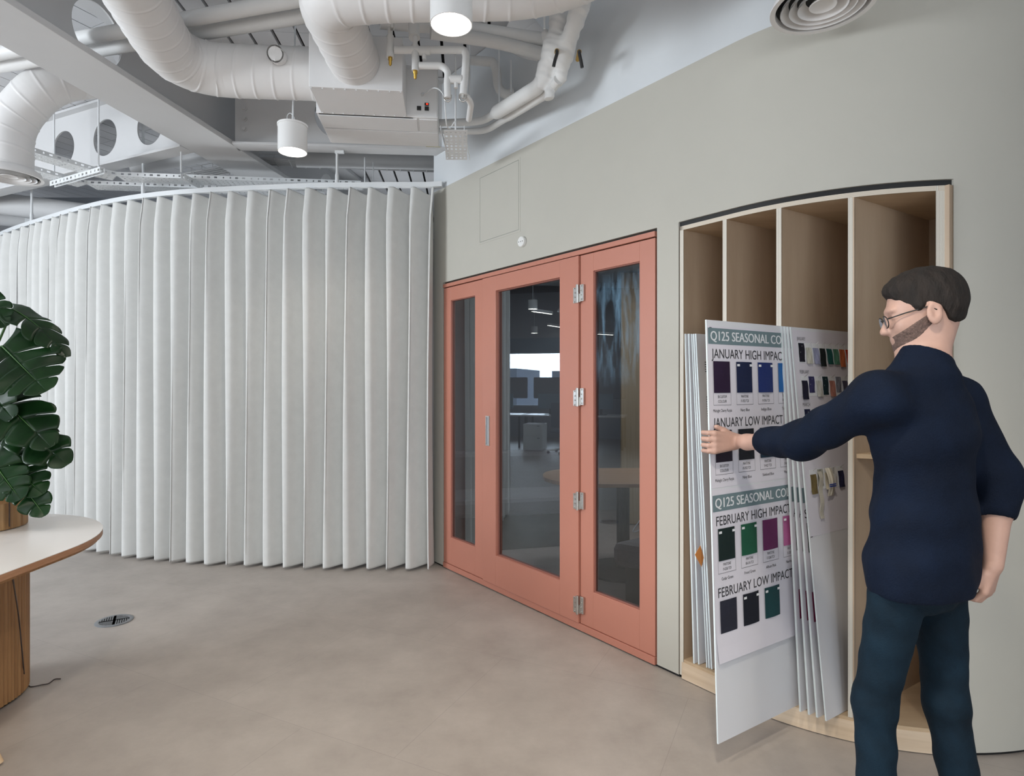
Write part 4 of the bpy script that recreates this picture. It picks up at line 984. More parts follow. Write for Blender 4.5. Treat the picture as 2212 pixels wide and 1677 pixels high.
def add_leaf(*a, stem=None, **k):
    mb = leaf(*a, **k); o = mb.build('leaf', M_leaf, MO, smooth=True, sol=.0012)
    rb = MB(); b_, t = Vector(a[0]), Vector(a[1]); L = (t - b_).length; up = Vector(a[2]); ax = (t - b_).normalized(); up = (up - ax * up.dot(ax)).normalized()
    dr = k.get('droop', .25); pts = [b_ + ax * L * u_ * .96 + up * (-dr * L * u_ ** 2 + .0015) for u_ in np.linspace(0, 1, 8)]
    rb.tube(pts, [.0035 * (1 - .8 * u_) for u_ in np.linspace(0, 1, 8)], 6); rb.build('midrib', M_stem, o, smooth=True)
    if stem is not None:
        s_ = MB(); s_.tube(spline([Vector((PC.x + stem[0], PC.y + stem[1], .885)), Vector(stem[2]) if len(stem) > 2 else (Vector((PC.x, PC.y, .885)) + b_) / 2 + Vector((-.05, 0, .08)), b_]), .0055, 8); s_.build('stalk', M_stem, MO, smooth=True)
cf = Vector((.55, -.8, .25))       # roughly toward the viewer
add_leaf(P(4, 748, 2.80), P(94, 836, 2.74), Vector((.45, -.85, .45)), .35, lobes=4, depth=.55, droop=.12, fold=.2, seed=1, stem=(0, 0))
add_leaf(P(26, 668, 2.90), P(150, 728, 2.86), Vector((.15, -.30, 1)), .19, lobes=3, depth=.6, droop=.32, seed=2, stem=(0, .02))
add_leaf(P(-12, 850, 2.86), P(104, 955, 2.76), Vector((.4, -.8, .6)), .28, lobes=3, depth=.6, droop=.10, seed=3, stem=(.03, 0))
add_leaf(P(44, 930, 2.86), P(138, 988, 2.80), Vector((.3, -.7, .7)), .22, lobes=2, depth=.5, droop=.2, seed=4, stem=(.02, .03))
add_leaf(P(2, 960, 2.90), P(55, 990, 2.85), Vector((.2, -.5, 1)), .12, lobes=2, depth=.5, droop=.1, seed=5, stem=(0, .05))
add_leaf(P(14, 1000, 2.86), P(88, 1060, 2.82), Vector((.4, -.8, .5)), .21, lobes=3, depth=.5, droop=.15, seed=6, stem=(.05, -.02))
add_leaf(P(-20, 990, 2.80), P(40, 1078, 2.78), Vector((.2, -.9, .4)), .21, lobes=3, depth=.45, droop=.1, seed=12, stem=(-.03, -.04))
add_leaf(P(46, 1045, 2.86), P(94, 1112, 2.82), Vector((.4, -.8, .3)), .15, lobes=2, depth=.5, droop=.1, seed=7, stem=(.07, .02))
add_leaf(P(-40, 640, 2.85), P(8, 700, 2.80), Vector((.2, -.8, .5)), .16, lobes=3, depth=.55, droop=.1, seed=8, stem=(-.04, 0))
add_leaf(P(-70, 780, 2.85), P(12, 900, 2.75), Vector((-.2, -.9, .4)), .26, lobes=4, depth=.5, droop=.1, seed=9, stem=(-.05, 0))
add_leaf(P(-30, 890, 2.82), P(22, 960, 2.78), Vector((.1, -.9, .4)), .14, lobes=3, depth=.5, droop=.1, seed=10, stem=(-.06, 0))
# cables and a stool leg
mb = MB(); mb.tube(spline([Pz(33, 1245, .70) * 1.0 + Vector((.015, -.03, 0)), P(40, 1330, 2.71), P(47, 1400, 2.75), P(54, 1470, 2.83), Pz(62, 1482, .004), Pz(70, 1484, .004), Pz(90, 1480, .004), Pz(105, 1477, .004), Pz(118, 1468, .004), Pz(131, 1467, .004)]), .0028, 8)
o = mb.build('power_cord', M_cable, TB, smooth=True); o['label'] = 'thin brown cord trailing onto the floor'
mb = MB(); mb.tube(spline([Pz(60, 1470, .005), Pz(40, 1490, .005), Pz(26, 1508, .005), Pz(10, 1520, .005), Pz(-20, 1550, .005)]), .0045, 8)
tag(mb.build('floor_cable', mat('pale brown cable', (.16, .12, .10), .5), smooth=True), 'thicker pale brown cable curling round the foot of the ribbed table base', 'cable')
ST = thing('stool', 'light wooden stool whose leg tip shows at the bottom left corner', 'stool', (-2.2, 2.0, 0))
fx = Pz(0, 1655, .0)
sc_ = Vector((fx.x - .20, fx.y - .14, .45))
m_ = MB(); m_.lathe([(.0001, .45), (.155, .45), (.165, .46), (.165, .475), (.15, .485), (.0001, .485)], (sc_.x, sc_.y, 0), 40); m_.build('seat', mat('pale ash', (.62, .45, .28), .5), ST, smooth=40)
for k in range(4):
    a = math.atan2(fx.y - sc_.y, fx.x - sc_.x) + k * PI / 2; d = Vector((math.cos(a), math.sin(a), 0)); rr_ = (Vector((fx.x, fx.y, 0)) - Vector((sc_.x, sc_.y, 0))).length
    m_ = MB(); m_.tube([Vector((sc_.x, sc_.y, .45)) + d * .09, Vector((sc_.x, sc_.y, .012)) + d * rr_], [.016, .012], 14); m_.build('leg', bpy.data.materials['pale ash'], ST, smooth=50)
# floor outlet
fo = Pz(247, 1342, .0); e = thing('floor_grille', 'round grey slotted floor grille set in the floor in front of the curtain', 'floor grille', (fo.x, fo.y, 0)); o = (fo.x, fo.y, 0); R_ = .102
m_ = MB(); m_.lathe([(R_, .0), (R_ - .001, .004), (R_ - .006, .006), (R_ - .022, .0055), (R_ - .024, .003)], o, 56); m_.build('rim', mat('grille grey', (.20, .21, .22), .4), e, smooth=40)
m_ = MB(); m_.lathe([(.0001, .003), (R_ - .024, .003)], o, 40); m_.build('well', M_black, e)
m_ = MB()
for k in range(4):
    a0 = k * PI / 2 + .5
    m_.box((fo.x, fo.y, .0047), (2 * (R_ - .024), .012, .003), rz(a0))
    for j in range(1, 7):
        rr_ = j * .0118; R2 = rz(a0); y1 = math.sqrt((R_ - .024) ** 2 - rr_ ** 2)
        c = R2 @ Vector((y1 / 2, rr_, 0)); m_.box((fo.x + c.x, fo.y + c.y, .0045), (y1, .0050, .003), R2)
m_.build('slotted_plate', bpy.data.materials['grille grey'], e)

# ------------------------------------------------------------------ office reflected in the glass: windows, desks, chair
WX = -12.0
mb = MB()
for (z0, z1) in ((0, .80), (2.72, 3.9)): mb.box((WX, 4, (z0 + z1) / 2), (.12, 14, z1 - z0))
struct(mb.build('wall_left', M_grey))
mb = MB(); mb.box((WX, 1.03, 1.76), (.12, 8.05, 1.92)); struct(mb.build('trim_3', M_grey))
for i, y in enumerate((6.3, 8.8)):
    e = sempty('window_%d' % (i + 3), (WX, y, .8))
    m = MB()
    for (a, b_) in ((y - 1.25, y - 1.17), (y + 1.17, y + 1.25)): m.box((WX, (a + b_) / 2, 1.76), (.14, b_ - a, 1.92))
    m.box((WX, y, .83), (.14, 2.5, .06)); m.box((WX, y, 2.69), (.14, 2.5, .06)); m.build('window_frame', M_grey, e)
    m = MB(); m.box((WX + .08, y, 2.47), (.02, 2.3, .42)); m.build('roller_blind', mat('blind cloth %d' % i, (.12, .20, .27), .8), e)
    m = MB(); m.quad((WX, y - 1.17, .86), (WX, y + 1.17, .86), (WX, y + 1.17, 2.66), (WX, y - 1.17, 2.66)); m.build('glass_pane', glass('window glass %d' % i, (.95, .97, 1)), e)
for i in range(2):
    yb = 2 + i * 9.5; hb = 1.3 + i * .3
    mb = MB(); mb.box((-40 - i * 4, yb + 6, -2 + hb), (8, 6, 6)); 
    for k in range(5):
        for q in range(3): mb.cur = 1; mb.box((-35.98 - i * 4, yb + 3.8 + k * 1.1, hb - 2.2 + q * 1.2), (.05, .5, .7))
    mb.cur = 0
    tag(mb.build('distant_building', [mat('stone %d' % i, (.55, .62, .74), .8), mat('far window %d' % i, (.1, .13, .18), .3)]), ['pale low building outside the reflected window', 'second pale building outside, a little farther', ][i], 'building')
dl = ['nearest office desk of the row reflected in the door glass', 'second office desk reflected in the door glass', 'third office desk toward the reflected windows', 'last office desk of the reflected row']
for i, y in enumerate((4.6, 5.75, 6.9)):
    d = thing('office_desk', dl[i], 'desk', (-9.6, y, 0)); m = MB(); m.box((-9.6, y, .73), (.8, 1.1, .03)); m.build('desktop', M_tabtop, d)
    for (x, yy) in ((-9.95, y - .5), (-9.95, y + .5), (-9.25, y - .5), (-9.25, y + .5)): m = MB(); m.box((x, yy, .36), (.04, .04, .715)); m.build('leg', M_blackp, d)
    m = MB(); m.box((-10.05, y, 1.35), (.05, 1.0, .5)); tag(m.build('desk_screen', M_sofa, bev=.02), ['grey fabric desk screen above the nearest reflected desk', 'grey fabric desk screen above the second reflected desk', 'grey fabric desk screen above the third reflected desk'][i], 'desk screen')
    mo = thing('monitor', ['monitor seen from behind on the nearest reflected desk', 'monitor seen from behind on the second reflected desk', 'monitor seen from behind on the third reflected desk'][i], 'monitor', (-9.6, y, .745))
    m = MB(); m.box((-9.55, y, 1.05), (.03, .56, .34)); m.build('screen', M_monitor, mo, bev=.005)
    m = MB(); m.box((-9.6, y, .87), (.03, .06, .24)); m.build('stand', M_blackp, mo); m = MB(); m.box((-9.6, y, .752), (.2, .24, .012)); m.build('stand_foot', M_blackp, mo)
pd = thing('drawer_pedestal', 'white drawer pedestal under the reflected desk', 'pedestal', (-8.9, 5.95, 0)); m = MB(); m.box((-8.9, 5.95, .30), (.5, .42, .56)); m.build('body', M_plastic, pd, bev=.004)
for z in (.20, .46): m = MB(); m.box((-8.645, 5.95, z), (.012, .40, .22 if z < .3 else .24)); dr = m.build('drawer', M_plastic, pd, bev=.003); m = MB(); m.box((-8.636, 5.82, z + .08), (.006, .05, .015)); m.build('pull', M_blackp, dr)
ch = thing('office_chair', 'mesh backed office chair reflected in the door glass', 'chair', (-8.4, 5.25, 0))
m = MB(); m.prism([(-8.62, 5.02), (-8.18, 5.02), (-8.18, 5.48), (-8.62, 5.48)], .44, .50); m.build('seat', M_mesh, ch, bev=.03)
m = MB(); m.grid([[(-8.16 + .03 * math.cos(q * .7) + .04 * j / 6, 5.05 + .066 * q, .55 + .085 * j) for q in range(7)] for j in range(7)]); m.build('backrest', M_mesh, ch, sol=.02)
m = MB(); m.tube([(-8.4, 5.25, .08), (-8.4, 5.25, .44)], .025, 14); m.build('column', M_steel, ch)
for k in range(5):
    a = k * 2 * PI / 5; m = MB(); m.tube([(-8.4, 5.25, .10), (-8.4 + .3 * math.cos(a), 5.25 + .3 * math.sin(a), .06)], [.022, .015], 10); m.build('leg', M_plastic, ch)
    m = MB(); c = Vector((-8.4 + .3 * math.cos(a), 5.25 + .3 * math.sin(a), .03)); m.tube([c - Vector((.012, 0, 0)), c + Vector((.012, 0, 0))], .03, 14); m.build('caster', M_blackp, ch)
for (a_, b_, lab) in (((-10.96, 6.09, 2.95), (-11.85, 5.75, 2.95), 'thin linear ceiling light reflected in the centre door pane'), ((-10.8, 4.95, 2.70), (-11.3, 4.5, 2.70), 'thin linear ceiling light reflected in the right pane'), ((-8.4, 5.9, 3.0), (-9.0, 5.6, 3.0), 'short linear ceiling light beside the reflected drum light')):
    a_, b_ = Vector(a_), Vector(b_); d_ = b_ - a_; R_2 = rz(math.atan2(d_.y, d_.x)); m = MB(); m.box((a_ + b_) / 2, (d_.length, .06, .06), R_2); m.cur = 1; m.box((a_ + b_) / 2 - Z3 * .033, (d_.length - .02, .05, .004), R_2)
    tag(m.build('linear_light', [M_lamp, M_glow]), lab, 'ceiling light')
for (x, y, z, lab) in ((-7.09, 5.58, 2.85, 'drum ceiling light seen as a reflection at the top of the centre pane'), (-11.2, 6.5, 2.75, 'small drum ceiling light far back in the reflected office')):
    e = thing('drum_light', lab, 'ceiling light', (x, y, z)); m = MB(); m.lathe([(.088, z), (.088, z + .17), (.0001, z + .17)], (x, y, 0), 32); m.build('lamp_shade', M_lamp, e, smooth=40)
    m = MB(); m.lathe([(.0001, z + .005), (.084, z + .005)], (x, y, 0), 32); m.build('diffuser_disc', M_glow, e); m = MB(); m.tube([(x, y, z + .17), (x, y, 3.8)], .006, 8); m.build('suspension_rod', M_rail, e)
diffuser(-7.2, 4.95, 2.80, .185, .132, 3.6, 'round slatted diffuser on a duct drop, seen only reflected in the centre pane')
# ------------------------------------------------------------------ the man: implicit surfaces meshed with surface nets
def V3(*a): return np.array(a, float)
def cone(a, b_, r0, r1): return ('c', V3(*a), V3(*b_), r0, r1)
def cut(c, n): n = V3(*n); return ('p', V3(*c), -n / np.linalg.norm(n))     # everything on the side n points to is removed
def ell(c, r, R=None): return ('e', V3(*c), V3(*r), np.eye(3) if R is None else np.array(R))
def evalp(p, X):
    if p[0] == 'c':
        _, a, b_, r0, r1 = p; ba = b_ - a; t = np.clip(((X - a) @ ba) / (ba @ ba), 0, 1); return np.linalg.norm(X - a - t[..., None] * ba, axis=-1) - (r0 + (r1 - r0) * t)
    if p[0] == 'p': return (X - p[1]) @ p[2]
    _, c, r, R = p; q = (X - c) @ R; k = np.linalg.norm(q / r, axis=-1); k2 = np.linalg.norm(q / (r * r), axis=-1); return k * (k - 1) / np.maximum(k2, 1e-6)
def bbp(p):
    if p[0] == 'c': r = max(p[3], p[4]); return np.minimum(p[1], p[2]) - r, np.maximum(p[1], p[2]) + r
    if p[0] == 'p': return V3(-9, -9, -9), V3(9, 9, 9)
    r = p[2].max(); return p[1] - r, p[1] + r
def mesh_sdf(ops, res, warp=None):
    """ops = (mode, prim, k) with mode + or -"""
    los, his = zip(*[bbp(o[1]) for o in ops if o[0] == '+']); lo = np.min(los, 0) - .03; hi = np.max(his, 0) + .03
    n = np.ceil((hi - lo) / res).astype(int) + 1; G = np.full(n, .05, np.float32)
    ax = [lo[i] + np.arange(n[i]) * res for i in range(3)]
    for mode, p, k in ops:
        a, b_ = bbp(p); m = k + .012
        i0 = np.maximum(((a - m - lo) / res).astype(int), 0); i1 = np.minimum(((b_ + m - lo) / res).astype(int) + 2, n)
        if (i1 <= i0).any(): continue
        sl = tuple(slice(i0[i], i1[i]) for i in range(3)); X = np.stack(np.meshgrid(*[ax[i][sl[i]] for i in range(3)], indexing='ij'), -1)
        if warp is not None: d = evalp(p, X) + warp(X) * (mode == '+')
        else: d = evalp(p, X)
        g = G[sl]
        if mode == '+': h = np.maximum(k - np.abs(g - d), 0) / k; G[sl] = np.minimum(g, d) - h * h * k * .25
        else: d = -d; h = np.maximum(k - np.abs(g - d), 0) / k; G[sl] = np.maximum(g, d) + h * h * k * .25
    ins = G < 0; c = ins[:-1, :-1, :-1].astype(np.int8)
    cnt = sum(ins[i:n[0] - 1 + i, j:n[1] - 1 + j, k:n[2] - 1 + k].astype(np.int8) for i in (0, 1) for j in (0, 1) for k in (0, 1))
    cell = (cnt > 0) & (cnt < 8); idx = -np.ones(cell.shape, np.int64); I = np.argwhere(cell); idx[cell] = np.arange(len(I))
    acc = np.zeros((len(I), 3)); num = np.zeros(len(I))
    cor = [(i, j, k) for i in (0, 1) for j in (0, 1) for k in (0, 1)]
    val = {c_: G[I[:, 0] + c_[0], I[:, 1] + c_[1], I[:, 2] + c_[2]] for c_ in cor}
    for A in cor:
        for B in cor:
            if A < B and sum(abs(x - y) for x, y in zip(A, B)) == 1:
                va, vb = val[A], val[B]; s = (va < 0) != (vb < 0); t = np.where(s, va / np.where(s, va - vb, 1), 0)
                pt = np.array(A) + t[:, None] * (np.array(B) - np.array(A)); acc += pt * s[:, None]; num += s
    Vv = lo + (I + acc / num[:, None]) * res; Q = []
    for a in range(3):
        b_, c_ = (a + 1) % 3, (a + 2) % 3
        s0 = [slice(None)] * 3; s1 = [slice(None)] * 3; s0[a] = slice(0, -1); s1[a] = slice(1, None)
        E = np.argwhere(ins[tuple(s0)] != ins[tuple(s1)]); E = E[(E[:, b_] > 0) & (E[:, c_] > 0) & (E[:, b_] < n[b_] - 1) & (E[:, c_] < n[c_] - 1)]
        def gi(db, dc):
            e = E.copy(); e[:, b_] -= db; e[:, c_] -= dc; return idx[e[:, 0], e[:, 1], e[:, 2]]
        q = np.stack([gi(1, 1), gi(0, 1), gi(0, 0), gi(1, 0)], 1); fl = ins[E[:, 0], E[:, 1], E[:, 2]]
        q[~fl] = q[~fl][:, ::-1]; Q.append(q)
    Q = np.concatenate(Q); Q = Q[(Q >= 0).all(1)]; return Vv, Q
def sdf_obj(name, ops, res, m, parent, warp=None, smooth_it=2):
    Vv, Q = mesh_sdf(ops, res, warp)
    for _ in range(smooth_it):
        acc = np.zeros_like(Vv); cn = np.zeros(len(Vv))
        for i in range(4):
            np.add.at(acc, Q[:, i], Vv[Q[:, (i + 1) % 4]]); np.add.at(cn, Q[:, i], 1)
            np.add.at(acc, Q[:, (i + 1) % 4], Vv[Q[:, i]]); np.add.at(cn, Q[:, (i + 1) % 4], 1)
        Vv = Vv * .5 + .5 * acc / cn[:, None]
    loc = np.array(WM[parent.name].translation); me = bpy.data.meshes.new(name); me.from_pydata((Vv - loc).tolist(), [], Q.tolist()); me.materials.append(m)
    me.polygons.foreach_set('use_smooth', [True] * len(me.polygons)); me.update()
    o = bpy.data.objects.new(name, me); C.objects.link(o); o.parent = parent; WM[o.name] = WM[parent.name]; return o
def pc(a, b_, r0, r1): return cone(tuple(P(*a)), tuple(P(*b_)), r0, r1)
vl = []
for p_ in (pc((1206, -60, 3.30), (1207, 30, 3.28), .043, .043), pc((1207, 30, 3.28), (1209, 46, 3.26), .050, .048), pc((1209, 46, 3.26), (1194, 100, 3.28), .046, .048),
           pc((1258, -60, 3.06), (1252, 12, 3.10), .043, .048), pc((1252, 12, 3.10), (1244, 44, 3.14), .048, .042), pc((1244, 44, 3.14), (1224, 100, 3.25), .042, .046),
           ell(tuple(P(1207, 112, 3.28)), (.080, .060, .085)), pc((1194, 100, 3.30), (1178, 160, 3.35), .050, .043), pc((1178, 150, 3.35), (1172, 178, 3.37), .043, .042),
           pc((1222, 120, 3.27), (1210, 168, 3.32), .040, .029), pc((1210, 168, 3.32), (1190, 190, 3.37), .029, .027), ell(tuple(P(1179, 78, 3.33)), (.024, .03, .04))): vl.append(('+', p_, .03))
vl.append(('+', pc((1188, 188, 3.36), (1186, 212, 3.36), .028, .028), .01)); vl.append(('-', ('p', np.array(P(1186, 214, 3.36)), V3(0, 0, 1)), .003))
def lump(X): return .0028 * np.sin(X[..., 0] * 60 + X[..., 2] * 33) * np.sin(X[..., 2] * 70 - X[..., 1] * 40) + .0012 * np.sin(X[..., 2] * 190 + X[..., 0] * 90)
WM.setdefault(VA.name, Matrix.Translation(VA.location)); sdf_obj('lagging', vl, .006, M_lag, VA, lump, 1)
MAN = thing('person', 'man in navy sweater and dark jeans, back turned, pulling a board from the shelving', 'person', (1.21, 1.78, 0))
# joints
pel = V3(1.215, 1.78, .93); wst = V3(1.222, 1.78, 1.08); che = V3(1.215, 1.78, 1.28); nkb = V3(1.205, 1.765, 1.505)
shL = V3(1.035, 1.705, 1.405); shR = V3(1.368, 1.865, 1.415)
elL = V3(.958, 1.985, 1.262); wrL = V3(.872, 2.232, 1.233)
elR = V3(1.452, 1.80, 1.165); wrR = V3(1.398, 1.750, .925)
hpL = V3(1.125, 1.745, .88); hpR = V3(1.290, 1.825, .88)
knL = V3(1.078, 1.79, .50); knR = V3(1.290, 1.79, .50); anL = V3(1.062, 1.74, .09); anR = V3(1.345, 1.76, .09)
tw = math.atan2(.095, .165); ct, st_ = math.cos(tw), math.sin(tw)
RT = np.array([[ct, -st_, 0], [st_, ct, 0], [0, 0, 1]])        # columns: right, forward, up
hf = np.array([-.88, .36, -.24]); hf /= np.linalg.norm(hf); hl = np.cross([0, 0, 1], hf); hl /= np.linalg.norm(hl)   # left-hand side of the head
hu = np.cross(hf, hl); HC = V3(1.222, 1.79, 1.660); HR = np.stack([hf, hl, hu], 1)
HS = .94
def H(f, l, u_): return tuple(HC + HR @ np.array([f, l, u_]) * HS)
body = []
def a(p, k=.02): body.append(('+', p, k))
def sub(p, k=.008): body.append(('-', p, k))
# head
a(ell(H(-.015, 0, .035), (.098, .077, .088), HR)); a(ell(H(.035, 0, -.035), (.066, .062, .082), HR), .03)
a(ell(H(.050, 0, -.085), (.040, .042, .030), HR), .03); a(cone(H(.078, 0, -.100), H(.074, 0, -.098), .020, .020), .02)
a(cone(H(.092, 0, .012), H(.116, 0, -.030), .008, .0125), .012)
for s_ in (-1, 1): a(cone(H(.106, .009 * s_, -.034), H(.100, .012 * s_, -.034), .008, .006), .006)
a(ell(H(.084, 0, .030), (.015, .046, .011), HR), .012)
for s_ in (-1, 1): a(ell(H(.060, .040 * s_, -.025), (.026, .020, .022), HR), .02)
for s_ in (-1, 1): sub(ell(H(.101, .034 * s_, .006), (.014, .017, .011), HR), .010)
for s_ in (-1, 1): a(ell(H(.080, .033 * s_, .006), (.0125, .0125, .0115), HR), .003)
a(ell(H(.096, 0, -.060), (.010, .022, .0055), HR), .006); a(ell(H(.094, 0, -.070), (.011, .019, .006), HR), .006)
for s_ in (-1, 1):
    ec = np.array(H(-.010, .083 * s_, -.012)); Rx = HR @ np.array(Matrix.Rotation(.25 * s_, 3, 'Z')) @ np.array(Matrix.Rotation(-.18, 3, 'Y'))
    a(ell(ec, (.0215, .0075, .034), Rx), .006); sub(ell(ec + Rx @ np.array([.002, .008 * s_, .004]), (.0125, .0065, .020), Rx), .004)
    a(ell(ec + Rx @ np.array([.010, .001 * s_, -.002]), (.005, .006, .008), Rx), .003)
a(cone(H(-.030, 0, -.045), tuple(nkb + np.array([0, .01, -.02])), .050, .058), .03)
head_ops = list(body)
# trunk and limbs under the clothes
a(ell(che, (.150, .098, .19), RT), .05); a(ell(wst, (.125, .092, .16), RT), .05); a(ell(pel, (.120, .088, .12), RT), .04)
a(cone(shL, shR, .050, .050), .05); a(cone(nkb - V3(0, 0, .03), che, .07, .09), .05)
for (s_, e_, w_) in ((shL, elL, wrL), (shR, elR, wrR)): a(cone(s_, e_, .050, .040), .03); a(cone(e_, e_ + (w_ - e_) * .35, .040, .041), .03); a(cone(e_ + (w_ - e_) * .35, w_, .041, .0265), .02)
for (h_, k_, n_) in ((hpL, knL, anL), (hpR, knR, anR)): a(cone(h_, k_, .068, .044), .03); a(cone(k_, n_, .043, .032), .02)
for n_ in (anL, anR): a(cone(n_ - V3(0, 0, .03), n_ + V3(-.06, .13, -.055), .036, .028), .03)
# left hand closing round the near edge of the board
zg = 1.228; kk = (zg - .102) / BH; wv_ = -1.478 + (-1.533 + 1.478) * kk; Eo = np.array(u3(1.861, wv_, zg)); Un = np.array([U.x, U.y, 0]); Nn = np.array([NW.x, NW.y, 0]); Zz = V3(0, 0, 1)
def Hd(u_, n_, z_): return Eo + Un * u_ + Nn * n_ + Zz * z_
wr2 = Hd(.098, .052, .004)
a(cone(wrL, tuple(wr2), .027, .026), .02)
for i, z_ in enumerate((.036, .013, -.010, -.031)):
    kn = Hd(-.004 + (.003 if i in (1, 2) else .006) * -1, .030, z_); a(cone(Hd(.085, .046, z_ * .45), kn, .0165, .0118), .012)
    m1 = Hd(-.026, .016, z_ * 1.03); m2 = Hd(-.023, -.012, z_ * 1.03); m3 = Hd(-.001, -.020, z_ * 1.0)
    r_ = (.0092, .0096, .0092, .0082)[i]
    a(cone(kn, m1, .0108, r_ * 1.05), .004); a(cone(m1, m2, r_ * 1.03, r_ * .97), .003); a(cone(m2, m3, r_ * .95, r_ * .86), .003)
a(cone(Hd(.080, .036, .022), Hd(.050, .024, .044), .0150, .0125), .010); a(cone(Hd(.050, .024, .044), Hd(.022, .0125, .058), .0115, .0095), .004)
# right hand, loosely closed at the hip
hw = wrR; fw = np.array([-.12, .10, -1.0]); fw /= np.linalg.norm(fw); sd = np.array([-.80, -.60, 0.0]); pn = np.cross(fw, sd); pn /= np.linalg.norm(pn); pn = -pn if pn[0] > 0 else pn
for i in range(4):
    off = (i - 1.5) * .0195; b0 = hw + fw * .012 + sd * off * .5; kn = hw + fw * (.088 - .005 * abs(i - 1)) + sd * off; a(cone(b0, kn, .0170, .0118), .012)
    m1 = kn + fw * .030 + pn * .016; m2 = m1 + fw * .004 + pn * .024; m3 = m2 - fw * .017 + pn * .004; r_ = (.0092, .0096, .0092, .0084)[i]
    a(cone(kn, m1, .0105, r_), .004); a(cone(m1, m2, r_, r_ * .95), .003); a(cone(m2, m3, r_ * .95, r_ * .85), .003)
tb0 = hw + fw * .030 + sd * .026 + pn * .010; t1_ = tb0 + fw * .034 + sd * .014 + pn * .014; t2_ = t1_ + fw * .026 - sd * .006 + pn * .010
a(cone(tb0, t1_, .0145, .0115), .010); a(cone(t1_, t2_, .011, .009), .004)
sdf_obj('body', body, .0042, M_skin, MAN, None, 1)
# hair: short sides, fuller top, kept off the face
hair = [('+', ell(H(-.024, 0, .046), (.101, .081, .089), HR), .02), ('+', ell(H(.018, .0, .020), (.022, .082, .040), HR), .015), ('+', ell(H(.020, 0, .092), (.066, .056, .038), HR), .03), ('+', ell(H(-.052, 0, .0), (.056, .068, .068), HR), .03)]
hair += [('-', ell(H(.118, 0, -.010), (.062, .11, .090), HR), .012), ('-', ell(H(.020, 0, -.075), (.075, .12, .075), HR), .012), ('-', cone(H(-.005, -.12, -.022), H(-.005, .12, -.022), .033, .033), .012), ('-', ell(H(-.05, 0, -.11), (.09, .1, .055), HR), .012)]
def hw_(X): q = (X - HC) @ HR; return .0022 * np.sin(q[..., 0] * 160 + q[..., 1] * 60) * np.sin(q[..., 1] * 210 + q[..., 2] * 40)
sdf_obj('hair', hair, .004, M_hair, MAN, hw_, 1)
# short beard along the jaw
bd = [('+', p_, k_) for (m_2, p_, k_) in head_ops[:-1] if m_2 == '+' and not (p_[0] == 'e' and abs(np.linalg.norm(p_[1] - HC)) > .075 and p_[2].min() < .009)]
bd += [('-', cut(H(0, 0, -.008), HR @ V3(.42, 0, 1)), .003), ('-', cut(H(-.004, 0, 0), HR @ V3(-1, 0, .35)), .003), ('-', cut(H(0, 0, -.132), HR @ V3(-.3, 0, -1)), .004), ('-', ell(H(.106, 0, -.064), (.024, .024, .010), HR), .004)]
sdf_obj('beard', bd, .0035, M_beard, MAN, lambda X: -.0028 + .0006 * np.sin(X[..., 0] * 700) * np.sin(X[..., 2] * 640), 1)
# glasses
gl = []
m_ = MB()
for s_ in (-1, 1):
    ring = [H(.112 - .004 * abs(math.cos(t)), .034 * s_ + .024 * math.cos(t), -.002 + .020 * math.sin(t) * (1 if math.sin(t) > 0 else .95)) for t in np.linspace(0, 2 * PI, 25)]; m_.tube(ring, .0017, 8, cap=False)
    m_.tube([H(.108, .058 * s_, .006), H(.060, .074 * s_, .010), H(.0, .083 * s_, .012), H(-.018, .084 * s_, -.004)], .0019, 8)
m_.tube([H(.112, -.011, .004), H(.116, 0, .007), H(.112, .011, .004)], .0017, 8); g_ = m_.build('glasses', M_blackp, MAN, smooth=True); g_['label'] = 'dark framed glasses'
for s_ in (-1, 1):
    m_ = MB(); m_.add([H(.1125, .034 * s_ + .023 * math.cos(t), -.002 + .019 * math.sin(t)) for t in np.linspace(0, 2 * PI, 24)[:-1]], [tuple(range(23))]); m_.build('lens', glass('lens glass %d' % s_, (.96, .97, .97)), g_)
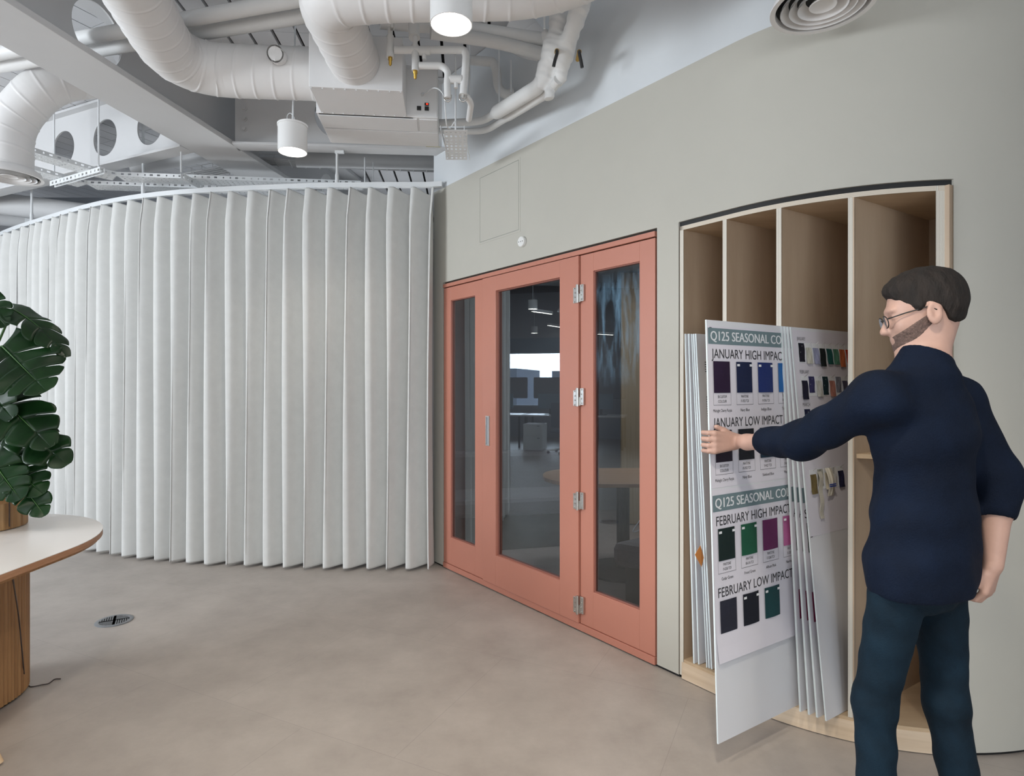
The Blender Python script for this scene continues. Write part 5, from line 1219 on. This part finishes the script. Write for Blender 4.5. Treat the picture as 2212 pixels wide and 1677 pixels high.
# sweater
def fold(X): return .0035 * np.sin(X[..., 2] * 42 + X[..., 0] * 24) * np.sin(X[..., 0] * 31 - X[..., 2] * 17 + 1.3) + .002 * np.sin(X[..., 1] * 70 + X[..., 2] * 30)
sw_ = []
def w_(p, k=.03, m='+'): sw_.append((m, p, k))
w_(ell(che + V3(0, 0, .01), (.176, .122, .20), RT)); w_(ell(wst + V3(0, 0, -.01), (.152, .118, .18), RT), .06); w_(ell(pel + V3(0, 0, .02), (.154, .120, .30), RT), .05)
w_(cone(shL + V3(.02, .01, .01), shR + V3(-.02, 0, .01), .066, .066), .06); w_(cone(nkb - V3(0, 0, .06), che + V3(0, 0, .05), .085, .12), .05); w_(cone(nkb, nkb - V3(0, 0, .03), .072, .085), .03)
w_(cone(hpL + V3(.012, 0, .02), hpR + V3(-.012, 0, .02), .088, .088), .08)
cL = elL + (wrL - elL) * .60
w_(cone(shL, elL, .068, .060), .05); w_(cone(elL, cL, .064, .052), .03)
cR = elR + (wrR - elR) * .36
w_(cone(shR, elR, .070, .060), .05); w_(cone(elR, cR, .062, .054), .03)
# turned-down hems: clean cuts
dL = (wrL - elL) / np.linalg.norm(wrL - elL); dR = (wrR - elR) / np.linalg.norm(wrR - elR)
w_(cone(cL + dL * .072, cL + dL * .078, .060, .060), .004, '-'); w_(cone(cR + dR * .066, cR + dR * .072, .060, .060), .004, '-')
w_(ell(pel - V3(0, 0, .665), (1.0, 1.0, .58), RT), .006, '-')
nd = np.array(H(-.01, 0, 0)) - nkb; nd /= np.linalg.norm(nd); w_(cone(nkb - nd * .02, nkb + nd * .06, .073, .066), .012); w_(cut(nkb + nd * .034, nd + V3(.25, 0, 0)), .004, '-')
sdf_obj('sweater', sw_, .0055, M_navy, MAN, fold, 1)
# jeans
jn = []
jn += [('+', ell(pel - V3(0, 0, .03), (.134, .104, .13), RT), .04)]
for (h_, k_, n_) in ((hpL, knL, anL), (hpR, knR, anR)): jn += [('+', cone(h_, k_, .076, .056), .02), ('+', cone(k_, n_ + V3(0, 0, -.01), .055, .051), .03), ('-', ell(n_ - V3(0, 0, .09), (.12, .12, .045)), .004)]
def fold2(X): return .003 * np.sin(X[..., 2] * 60 + X[..., 0] * 40) * np.sin(X[..., 0] * 45 + X[..., 1] * 30)
sdf_obj('jeans', jn, .0065, M_jean, MAN, fold2, 1)
for n_ in (anL, anR):
    sh = [('+', cone(n_ + V3(.005, -.015, -.045), n_ + V3(-.062, .15, -.05), .044, .038), .02), ('+', cone(n_ + V3(0, 0, -.01), n_ + V3(0, 0, -.05), .046, .046), .02), ('-', ell(n_ + V3(0, 0, -.14), (.4, .4, .05)), .004)]
    sdf_obj('shoe', sh, .005, M_shoe, MAN, None, 1)
